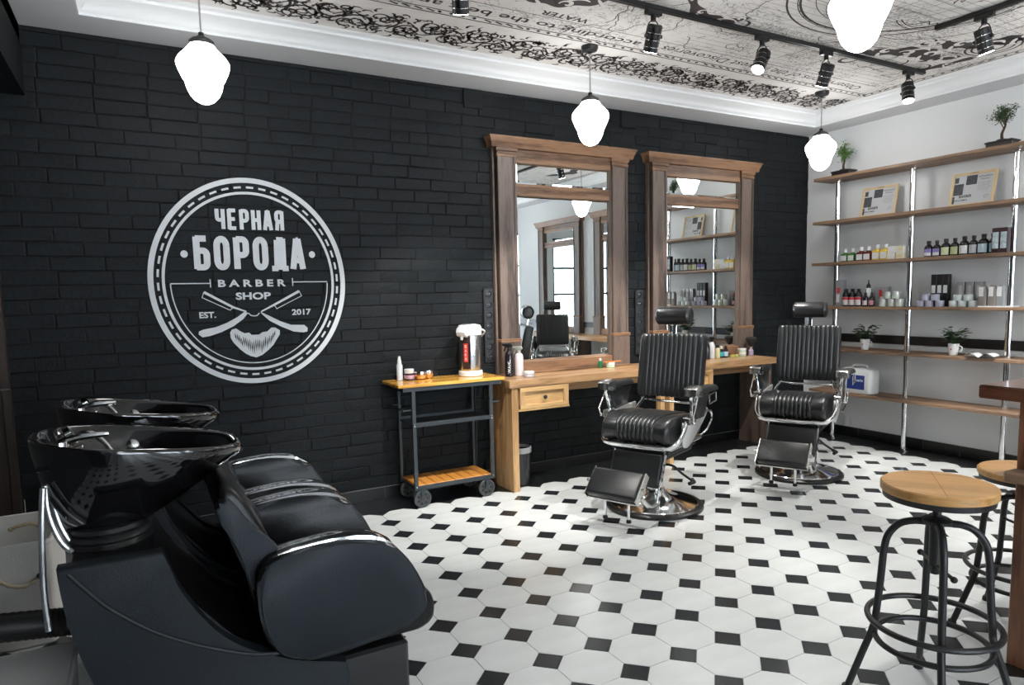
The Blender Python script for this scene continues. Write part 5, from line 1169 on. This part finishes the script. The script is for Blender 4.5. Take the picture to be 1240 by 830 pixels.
bm = B(); box(bm, -0.045, 0.045, -0.13, 0.13, 0.0, 0.004, 0.001); obj('tray_base', bm, cupm, t)
bm = B()
for a in ((-.045, -.040, -.13, .13), (.040, .045, -.13, .13), (-.04, .04, -.13, -.125), (-.04, .04, .125, .13)): box(bm, *a, 0.004, 0.010)
obj('tray_rim', bm, cupm, t)
# fifth shelf: plants in cups, magazine
def cup_plant(label, y, seed):
    r = random.Random(seed); t = thing('potted_plant', label, 'plant', (4.560, y, zs(4)), 0, 'leafy plants in white cups')
    lath('cup', [(0.028, 0), (0.031, 0.003), (0.039, 0.050), (0.043, 0.098), (0.040, 0.098), (0.036, 0.085), (0, 0.085)], cupm, t, 28)
    bm = B(); tube(bm, cr([(0.0, -0.040, 0.080), (0.0, -0.066, 0.072), (0.0, -0.064, 0.040), (0.0, -0.036, 0.030)], 5), 0.005, 8); obj('cup_handle', bm, cupm, t)
    bm = B(); heart = mat('red heart print', (0.5, 0.03, 0.05), 0.5); curved_patch(bm, 0.0412, 176, 190, 0.045, 0.060); o = obj('heart_print', bm, heart, t)
    bm = B(); bl_ = B()
    for k in range(20):
        a = 2 * pi * k / 20 + r.uniform(-.2, .2); l = r.uniform(0.03, 0.10); hgt = r.uniform(0.06, 0.15)
        e = Vector((l * cos(a), l * sin(a), 0.085 + hgt)); tube(bm, cr([(0.01 * cos(a), 0.01 * sin(a), 0.084), (l * .4 * cos(a), l * .4 * sin(a), 0.085 + hgt * .8), tuple(e)], 3), 0.0018, 5)
        for j in range(5):
            b0 = e * (0.55 + 0.11 * j) ; b0.z = 0.085 + hgt * (0.55 + 0.11 * j); ang = a + r.uniform(-1.5, 1.5); s = r.uniform(.038, .060)
            u = Vector((cos(ang), sin(ang), r.uniform(-.5, .35))).normalized(); v = u.cross(Vector((0, 0, 1))).normalized(); n_ = u.cross(v)
            P = [b0, b0 + u * s * .5 + v * s * .40, b0 + u * s * 1.15 - n_ * 0.004, b0 + u * s * .5 - v * s * .40]; mdl = b0 + u * s * .55 + n_ * 0.003
            V_ = [bl_.verts.new(p) for p in P]; M_ = bl_.verts.new(mdl)
            for i in range(4): bl_.faces.new((V_[i], V_[(i + 1) % 4], M_))
    obj('stem', bm, leaf_m, t); f = obj('leaves', bl_, leaf_m, t, 0); f['kind'] = 'stuff'
cup_plant('leafy plant in a white cup on the fifth shelf, left one near the far chair', -0.845, 1)
cup_plant('leafy plant in a white cup on the fifth shelf, right one beside the magazine', -1.648, 2)
t = thing('magazine', 'open magazine lying on the fifth shelf right of the second plant', 'magazine', (4.520, -1.890, zs(4)), radians(8))
bm = B()
for s in (-1, 1):
    for k in range(3):
        vs = [[], []]
        for i in range(7):
            q = i / 6; vs[0].append(bm.verts.new((-0.070, s * 0.105 * q, 0.003 + (0.034 - 0.011 * k) * sin(q * pi * .85) + 0.002 * k))); vs[1].append(bm.verts.new((0.070, s * 0.105 * q, 0.003 + (0.034 - 0.011 * k) * sin(q * pi * .85) + 0.002 * k)))
        for i in range(6): bm.faces.new((vs[0][i], vs[0][i + 1], vs[1][i + 1], vs[1][i]))
obj('pages', bm, paper, t)
bm = B(); box(bm, -0.072, 0.072, -0.108, 0.108, 0.0, 0.002); obj('cover', bm, mat('dark magazine cover', (0.08, 0.08, 0.09), 0.3), t)
bm = B()
for i in range(4): bm.faces.new([bm.verts.new(p) for p in ((-0.055 + .03 * i, 0.035, 0.0385), (-0.04 + .03 * i, 0.035, 0.0385), (-0.04 + .03 * i, 0.085, 0.0360), (-0.055 + .03 * i, 0.085, 0.0360))])
obj('printed_columns', bm, ink, t, 0)
# sixth shelf: canister
t = thing('canister', 'white plastic canister with dark blue label on the lowest shelf', 'canister', (4.60, -0.775, zs(5)))
bm = B(); loft(bm, rrect(-0.075, 0.075, -0.165, 0.165, 0.04, 5), [(0, .94, 0), (0.008, 1, 0), (0.20, 1, 0), (0.225, .95, 0), (0.238, .80, 0)], lambda a, b, z: (a, b, z)); obj('canister_body', bm, white_p, t)
bm = B(); box(bm, -0.0762, -0.07, -0.100, 0.145, 0.040, 0.175); lb_ = obj('blue_label', bm, mat('navy blue label', (0.02, 0.04, 0.20), 0.5), t, 0)
bm = B(); text(bm, 'vario', lambda u, v: (-0.0768, -u, v), 0.015, 0.085, 0.115, 0.140, 0.02); obj('lettering', bm, paper, lb_, 0)
bm = B(); tube(bm, cr([(0, -0.08, 0.236), (0, -0.06, 0.262), (0, 0.06, 0.262), (0, 0.08, 0.236)], 5), 0.010, 8); obj('carry_handle', bm, white_p, t)

# ================================================================== BAR STOOLS
def make_stool(label, x, y, rot):
    t = thing('bar_stool', label, 'stool', (x, y, 0), rot, 'industrial bar stools')
    bm = B(); lathe(bm, [(0.173, 0.779), (0.178, 0.783), (0.178, 0.806), (0.173, 0.811), (0.0, 0.811)], n=56); obj('seat', bm, seatw, t)
    bm = B(); box(bm, -0.174, 0.174, -0.0015, 0.0, 0.8109, 0.8113); obj('board_joint', bm, mat('wood seam', (0.20, 0.09, 0.03), 0.6), t, 0)
    bm = B(); lathe(bm, [(0.140, 0.757), (0.170, 0.759), (0.172, 0.779), (0.0, 0.779)], n=48); obj('seat_plate', bm, blackm, t)
    bm = B(); cyl(bm, (0, 0, 0.49), (0, 0, 0.762), 0.0135, n=16)
    for k in range(40): lathe(bm, [(0.0135, 0.0), (0.0155, 0.0015), (0.0135, 0.003)], c=(0, 0, 0.49 + 0.0055 * k), n=14)
    obj('screw_spindle', bm, blackm, t)
    bm = B(); cyl(bm, (0, 0, 0.525), (0, 0, 0.68), 0.021, n=20); lathe(bm, [(0.0, 0.668), (0.046, 0.672), (0.048, 0.684), (0.036, 0.692), (0.0, 0.694)], n=28); obj('hub', bm, blackm, t)
    bm = B(); cyl(bm, (-0.115, 0.0, 0.515), (0.095, 0.0, 0.53), 0.0065, n=10)
    for q in ((-0.115, 0, 0.515), (0.095, 0, 0.53)): bmesh.ops.create_icosphere(bm, subdivisions=2, radius=0.0115, matrix=Matrix.Translation(q))
    o = obj('crank_bar', bm, blackm, t); o.rotation_euler = (0, 0, radians(20))
    for k in range(4):
        a = pi / 2 * k; c, s = cos(a), sin(a)
        pts = cr([(0.02, 0.672), (0.07, 0.672), (0.115, 0.655), (0.148, 0.610), (0.160, 0.55)], 5)
        pts = [(v[0], v[1]) for v in [(p.x, p.y) for p in pts]] + [(0.166, 0.45), (0.176, 0.33), (0.180, 0.285), (0.190, 0.245), (0.218, 0.16), (0.262, 0.022)]
        bm = B(); tube(bm, [(r_ * c, r_ * s, z_) for r_, z_ in pts], 0.0125, 12); l = obj('leg', bm, blackm, t)
        bm = B(); lathe(bm, [(0.017, 0.0), (0.018, 0.010), (0.014, 0.026), (0.0, 0.026)], c=(0.267 * c, 0.267 * s, 0), n=14); obj('rubber_foot', bm, rubber, l)
    for r_, z_ in ((0.206, 0.315), (0.180, 0.240)):
        bm = B(); tube(bm, [(r_ * cos(2 * pi * i / 56), r_ * sin(2 * pi * i / 56), z_) for i in range(56)], 0.0105, 10, True); obj('foot_ring', bm, blackm, t)
    return t
ST1 = make_stool('nearer iron bar stool with round honey wood seat, fully in view at the right', 1.000, -3.540, radians(38))
ST2 = dup(ST1, (1.885, -3.415, 0), radians(52), 'farther iron bar stool with round wood seat, half hidden by the bar post'); ST2.scale = (1, 1, 0.865)

# ================================================================== BAR COUNTER
t = thing('bar_counter', 'reddish brown wooden bar counter at the right edge of the picture', 'bar', (1.484, -3.41, 0))
bm = B(); box(bm, 0.0, 0.55, -1.9, 0.0, 1.048, 1.100, 0.004, 2); obj('bar_top', bm, redw, t)
bm = B(); box(bm, 0.046, 0.120, -0.255, -0.125, 0.0, 1.048, 0.003); obj('post', bm, redwz, t)
bm = B(); box(bm, 0.046, 0.50, -1.85, -0.60, 0.0, 1.048, 0.003); obj('bar_body', bm, redwz, t)
bm = B(); prism(bm, [(-0.048, -0.130), (-0.048, -1.8), (0.046, -1.8), (0.046, -0.118), (-0.030, -0.118)], 'xy', 0.748, 0.787, 0.010, 3); obj('ledge', bm, oaks, t)

# ================================================================== WASH UNITS (face +x)
hose_m = mat('braided steel hose', (0.85, 0.86, 0.88), 0.38, 1.0)
def make_wash(label, y0, group):
    t = thing('wash_unit', label, 'hair wash unit', (-1.30, y0, 0), 0, group); ox = 1.30
    fx = lambda pts: [(p[0] + ox, p[1]) for p in pts]
    side = fx(cr2([(-1.34, .809), (-1.325, .76), (-1.297, .679), (-1.225, .559), (-1.144, .481), (-1.02, .41), (-.86, .355)], 5) + [(-.85, .30), (-.90, .02), (-1.22, .02)] + cr2([(-1.22, .02), (-1.38, .18), (-1.47, .35), (-1.526, .50), (-1.565, .664), (-1.58, .812)], 4)[1:])
    for s in (-1, 1):
        a, b = sorted((s * 0.255, s * 0.312)); bm = B(); prism(bm, side, 'xz', a, b, 0.012, 3); p = obj('side_panel', bm, panel_m, t)
        bm = B(); yy = s * 0.3125; pts = cr([(-1.555 + ox, yy, .797), (-1.515 + ox, yy, .74), (-1.462 + ox, yy, .674), (-1.36 + ox, yy, .583), (-1.228 + ox, yy, .503), (-1.10 + ox, yy, .45), (-.95 + ox, yy, .43)], 6); tube(bm, pts, 0.0065, 8); obj('seam_welt', bm, panel_m, p)
    core = fx([(-1.56, .78), (-1.36, .78), (-1.31, .66), (-1.16, .47), (-1.0, .38), (-.86, .33), (-.90, .03), (-1.22, .03), (-1.46, .36)])
    bm = B(); prism(bm, core, 'xz', -0.256, 0.256, 0.01, 2); obj('body_shell', bm, blackp, t)
    # column with bellows
    bm = B(); lathe(bm, [(0.115, 0.775), (0.118, 0.785), (0.112, 0.793), (0.110, 0.797), (0.116, 0.805), (0.110, 0.815), (0.102, 0.819), (0.108, 0.828), (0.103, 0.838), (0.095, 0.842), (0.0, 0.842)], c=(-1.475 + ox, 0, 0), n=32, sx=1.0, sy=1.1); obj('bellows', bm, blackp, t)
    # basin: rings of the outer skin, then the rim, then the inner skin
    def ringpts(xa, xb, hw, zb, zf, notch=0.0, n=48, p=2.6):
        out = []
        for i in range(n):
            a = 2 * pi * i / n; c, s = cos(a), sin(a)
            ex = abs(c) ** (2 / p) * (1 if c > 0 else -1); ey = abs(s) ** (2 / p) * (1 if s > 0 else -1)
            x = (xa + xb) / 2 + (xb - xa) / 2 * ex
            fwd = (x - xa) / (xb - xa); wy = hw * (1.0 - 0.20 * max(0, fwd - 0.35) / 0.65)
            y = wy * ey + 0.030; z = zb + (zf - zb) * fwd
            if notch and fwd > 0.80: z -= notch * (fwd - 0.80) / 0.20 * max(0.0, 1 - ((y - 0.03) / 0.085) ** 2)
            out.append((x + ox, y, z))
        return out
    R_ = [ringpts(-1.585, -1.375, .11, .835, .815), ringpts(-1.600, -1.335, .135, .87, .845), ringpts(-1.615, -1.270, .165, .915, .885), ringpts(-1.625, -1.195, .195, .955, .935), ringpts(-1.636, -1.128, .215, 1.000, .982, .005),
          ringpts(-1.648, -1.092, .226, 1.060, 1.006, .014), ringpts(-1.652, -1.086, .230, 1.098, 1.022, .018), ringpts(-1.652, -1.086, .230, 1.108, 1.032, .018), ringpts(-1.646, -1.094, .224, 1.113, 1.037, .018),
          ringpts(-1.634, -1.108, .212, 1.110, 1.034, .018), ringpts(-1.626, -1.118, .204, 1.098, 1.022, .016), ringpts(-1.605, -1.150, .188, 1.05, 0.995, .01), ringpts(-1.585, -1.22, .165, 0.985, 0.955), ringpts(-1.55, -1.30, .12, 0.945, 0.93), ringpts(-1.46, -1.40, .03, 0.930, 0.930)]
    bm = B(); V_ = [[bm.verts.new(p) for p in r] for r in R_]; n = 48
    for a, b in zip(V_, V_[1:]):
        for i in range(n): bm.faces.new((a[i], a[(i + 1) % n], b[(i + 1) % n], b[i]))
    bm.faces.new(V_[0][::-1]); bm.faces.new(V_[-1]); bs_ = obj('basin', bm, ceram, t, 60)
    bm = B(); lathe(bm, [(0.024, 0.9305), (0.026, 0.935), (0.012, 0.936), (0.0, 0.933)], c=(-1.43 + ox, 0, 0), n=20); obj('drain', bm, chrome, bs_)
    bm = B(); lathe(bm, [(0.0, 0.0), (0.016, 0.0), (0.019, 0.006), (0.012, 0.010)], n=18); ov = obj('overflow_ring', bm, chrome_r, bs_); ov.location = (-1.40 + ox, 0.195, 1.02); ov.rotation_euler = (radians(75), 0, 0)
    # mixer tap
    bm = B(); c0 = (-1.572 + ox, -0.06, 0)
    lathe(bm, [(0.028, 1.085), (0.028, 1.095), (0.021, 1.10), (0.021, 1.130), (0.024, 1.135), (0.022, 1.150), (0.0, 1.153)], c=c0, n=20)
    tube(bm, cr([(c0[0], c0[1], 1.145), (c0[0] + 0.05, c0[1] + 0.0, 1.158), (c0[0] + 0.12, c0[1], 1.160)], 4), [0.012, 0.012, 0.011, 0.010, 0.010, 0.009, 0.009, 0.008, 0.007][:9], 10)
    tube(bm, [(c0[0], c0[1], 1.115), (c0[0] + 0.045, c0[1] - 0.01, 1.112), (c0[0] + 0.065, c0[1] - 0.012, 1.10)], 0.010, 10); o_t = obj('mixer_tap', bm, chrome, t); o_t.location.z = -0.052
    bm = B(); tube(bm, cr([(-1.560 + ox, 0.05, 1.09), (-1.545 + ox, 0.05, 1.135), (-1.50 + ox, 0.04, 1.142), (-1.46 + ox, 0.03, 1.10), (-1.44 + ox, 0.02, 1.04)], 6), 0.0085, 10); o_t = obj('shower_hose', bm, chrome_r, t); o_t.location.z = -0.045
    bm = B(); cyl(bm, (-1.575 + ox, 0.06, 1.085), (-1.565 + ox, 0.06, 1.150), 0.016, 0.020, 16); cyl(bm, (-1.565 + ox, 0.06, 1.15), (-1.55 + ox, 0.06, 1.158), 0.024, 0.022, 18); o_t = obj('shower_head', bm, chrome, t); o_t.location.z = -0.052
    bm = B(); tube(bm, cr([(-1.59 + ox, 0.12, 1.08), (-1.585 + ox, 0.12, 1.120), (-1.555 + ox, 0.13, 1.125)], 4), 0.008, 10); lathe(bm, [(0.02, 1.085), (0.02, 1.105), (0.0, 1.106)], c=(-1.58 + ox, 0.12, 0), n=16); o_t = obj('vacuum_breaker', bm, chrome, t); o_t.location.z = -0.04
    bm = B(); prism(bm, [(-1.625 + ox, -0.12), (-1.535 + ox, -0.14), (-1.525 + ox, 0.03), (-1.535 + ox, 0.20), (-1.625 + ox, 0.18)], 'xy', 1.030, 1.042, 0.004); obj('tap_deck', bm, ceram, bs_)
    # flexible supply hoses behind the column
    for k, (dx, dy, zb) in enumerate(((-1.618, -0.115, 0.600), (-1.612, -0.085, 0.79), (-1.600, -0.055, 0.79))):
        if k == 0: P_ = [(dx + .005 + ox, dy, .985), (dx - .004 + ox, dy, .90), (dx - .012 + ox, dy, .78), (-1.632 + ox, dy - .01, .68), (-1.628 + ox, dy - .015, .585)]
        else: P_ = [(dx + ox, dy, .985), (dx + .001 + ox, dy, .92), (dx + .010 + ox, dy, .865), (dx + .028 + ox, dy - .005, .815), (dx + .050 + ox, dy - .01, .785)]
        pts = cr(P_, 14)
        n_ = len(pts); bm = B(); tube(bm, pts, [0.0078 + 0.0009 * (i % 2) for i in range(n_)], 10); obj('supply_hose', bm, hose_m, t)
    # seat
    bm = B(); loft(bm, cr2(fx([(-1.06, .36), (-.66, .345), (-.565, .35), (-.525, .385), (-.53, .45), (-.57, .485), (-.70, .495), (-1.02, .48)]), 3, True), [(-0.222, .86, 0), (-0.216, .96, 0), (-0.20, 1, 0), (0.20, 1, 0), (0.216, .96, 0), (0.222, .86, 0)], lambda a, b, y: (a, y, b)); obj('seat', bm, vinyl, t, 50)
    bm = B(); loft(bm, cr2(fx([(-1.185, .925), (-1.15, .935), (-1.10, .86), (-1.01, .66), (-.985, .50), (-1.02, .45), (-1.09, .47), (-1.13, .66), (-1.185, .83)]), 3, True), [(-0.222, .86, 0), (-0.216, .96, 0), (-0.20, 1, 0), (0.20, 1, 0), (0.216, .96, 0), (0.222, .86, 0)], lambda a, b, y: (a, y, b)); obj('backrest', bm, vinyl, t, 50)
    for s in (-1, 1):
        a, b = sorted((s * 0.224, s * 0.275)); bm = B(); prism(bm, fx(cr2([(-1.20, .875), (-1.185, .905), (-1.158, .908), (-1.10, .82), (-1.02, .72), (-1.02, .60), (-1.10, .60), (-1.145, .76)], 3, True)), 'xz', a, b, 0.008, 3); w_ = obj('side_wing', bm, leather_m, t)
        bm = B(); yy = s * 0.2755; tube(bm, [(p[0], yy - s * 0.004, p[1]) for p in fx([(-1.180, .892), (-1.162, .892), (-1.10, .805), (-1.035, .715)])], 0.0022, 6); obj('stitched_seam', bm, leather_s, w_)
        # armrest: big rounded pad with chrome strip along its top edge
        arm = fx(cr2([(-1.035, .742), (-1.085, .722), (-1.108, .675), (-1.105, .56), (-1.075, .46), (-1.02, .412), (-.93, .398), (-.80, .405), (-.66, .425), (-.603, .455), (-.592, .51), (-.625, .60), (-.672, .675), (-.73, .722), (-.87, .752)], 3, True))
        a, b = sorted((s * 0.228, s * 0.328)); bm = B(); prism(bm, arm, 'xz', a, b, 0.020, 4); am = obj('armrest', bm, vinyl, t, 60)
        ac = [(-.86 + ox + (p[0] - ox + .86) * 0.955, .575 + (p[1] - .575) * 0.94) for p in arm]
        a, b = sorted((s * 0.320, s * 0.3325)); bm = B(); prism(bm, ac, 'xz', a, b, 0.004, 3); obj('outer_cover', bm, leather_m, am, 60)
        top = cr([(-1.045 + ox, 0, .738), (-1.00 + ox, 0, .747), (-.93 + ox, 0, .754), (-.87 + ox, 0, .756), (-.80 + ox, 0, .750), (-.745 + ox, 0, .735), (-.70 + ox, 0, .706)], 5)
        bm = B(); va = []
        for p in top: va.append([bm.verts.new((p.x, s * 0.278 + q, p.z + dz)) for q, dz in ((-0.040, -0.010), (-0.036, 0.002), (-0.015, 0.006), (0.015, 0.006), (0.036, 0.002), (0.042, -0.014), (0.0, -0.014))])
        for p, q in zip(va, va[1:]):
            for i in range(7): bm.faces.new((p[i], p[(i + 1) % 7], q[(i + 1) % 7], q[i]))
        bm.faces.new(va[0][::-1]); bm.faces.new(va[-1]); obj('chrome_strip', bm, chrome, am, 50)
        bm = B(); yy = s * 0.3285; pts = [(p[0], yy, p[1]) for p in arm]; cxm = sum(p[0] for p in arm) / len(arm); czm = sum(p[1] for p in arm) / len(arm)
        pts = [(cxm + (x - cxm) * 0.955, y, czm + (z - czm) * 0.94) for x, y, z in pts]; tube(bm, pts, 0.0035, 6, True); obj('piping', bm, leather_m, am)
    bm = B(); box(bm, -.95 + ox, -.62 + ox, -0.20, 0.20, 0.02, 0.31, 0.01); box(bm, -1.25 + ox, -.60 + ox, -0.25, 0.25, 0.0, 0.022, 0.004); obj('seat_base', bm, blackp, t)
    return t
W1 = make_wash('nearer black wash unit with glossy basin and padded arms at the lower left', -2.480, 'black hair wash units')
dup(W1, (-1.30, -1.765, 0), None, 'farther black wash unit between the nearer one and the brick wall')

# ================================================================== LAUNDRY BASKETS AND DUCT
def basket(label, x0, x1, y0, y1, h, group):
    cx, cy = (x0 + x1) / 2, (y0 + y1) / 2; t = thing('canvas_basket', label, 'basket', (cx, cy, 0), 0, group)
    a, b = (x1 - x0) / 2, (y1 - y0) / 2
    out = [(0, .93), (0.01, .96), (h * .5, .985), (h, 1.0)]
    bm = B(); st = [(z, s, 0) for z, s in out] + [(h + 0.004, .995, 0), (h + 0.002, .965, 0), (h * .5, .95, 0), (0.02, .93, 0)]
    loft(bm, rrect(-a, a, -b, b, 0.03, 4), st, lambda p, q, z: (p + 0.004 * sin(q * 31 + z * 9), q + 0.006 * sin(p * 23 + z * 17), z)); obj('canvas_body', bm, canvas, t)
    bm = B(); tube(bm, [(p[0], p[1], h - 0.012) for p in rrect(-a - .001, a + .001, -b - .001, b + .001, 0.03, 4)], 0.004, 6, True); obj('hem', bm, canvas, t)
    for s in (-1, 1):
        X = 0.035; yy = s * (b + 0.004) if s < 0 else b - 0.03
        bm = B(); pts = cr([(X - 0.06, yy, h - 0.075), (X - 0.052, yy + s * 0.012, h - 0.12), (X - 0.01, yy + s * 0.016, h - 0.165), (X + 0.05, yy + s * 0.014, h - 0.180), (X + 0.10, yy + s * 0.004, h - 0.150)] if s < 0 else [(X - 0.06, yy, h - 0.06), (X - 0.03, yy - 0.02, h - 0.045), (X + 0.02, yy - 0.022, h - 0.04), (X + 0.05, yy, h - 0.06)], 7)
        tube(bm, pts, [0.0085 + 0.0014 * sin(i * 1.9) for i in range(len(pts))], 8); hd = obj('rope_handle', bm, rope_m, t)
        bm = B()
        for q in (pts[0], pts[-1]): bmesh.ops.create_icosphere(bm, subdivisions=2, radius=0.013, matrix=Matrix.Translation(q))
        obj('eyelet_knot', bm, rubber if s < 0 else rope_m, hd)
    return t
basket('off white canvas basket with rope handles behind the nearer wash unit', -2.12, -1.755, -1.32, -0.80, 0.47, 'canvas laundry baskets')
t = thing('canvas_box', 'closed pale canvas box at the bottom left corner under the black hose', 'box', (-1.805, -2.44, 0))
bm = B(); loft(bm, rrect(-0.20, 0.20, -0.24, 0.24, 0.03, 4), [(0, .93, 0), (0.01, .96, 0), (0.365, 1, 0), (0.372, .97, 0)], lambda p, q, z: (p + 0.004 * sin(q * 31 + z * 9), q + 0.006 * sin(p * 23 + z * 17), z)); obj('canvas_body', bm, canvas, t)
bm = B(); tube(bm, [(p[0], p[1], 0.362) for p in rrect(-.201, .201, -.241, .241, 0.03, 4)], 0.005, 6, True); obj('hem', bm, canvas, t)
t = thing('drain_duct', 'thick ribbed black hose running left from the nearer wash unit', 'hose', (-1.70, -2.24, 0.425))
bm = B(); pts = cr([(-0.30, 0.02, 0.075), (-0.15, 0.0, 0.060), (0.0, 0.0, 0.040), (0.09, 0.0, 0.028), (0.16, 0.02, 0.02)], 14); tube(bm, pts, [0.044 + 0.0022 * (i % 2) for i in range(len(pts))], 18); obj('ribbed_hose', bm, blackp, t)
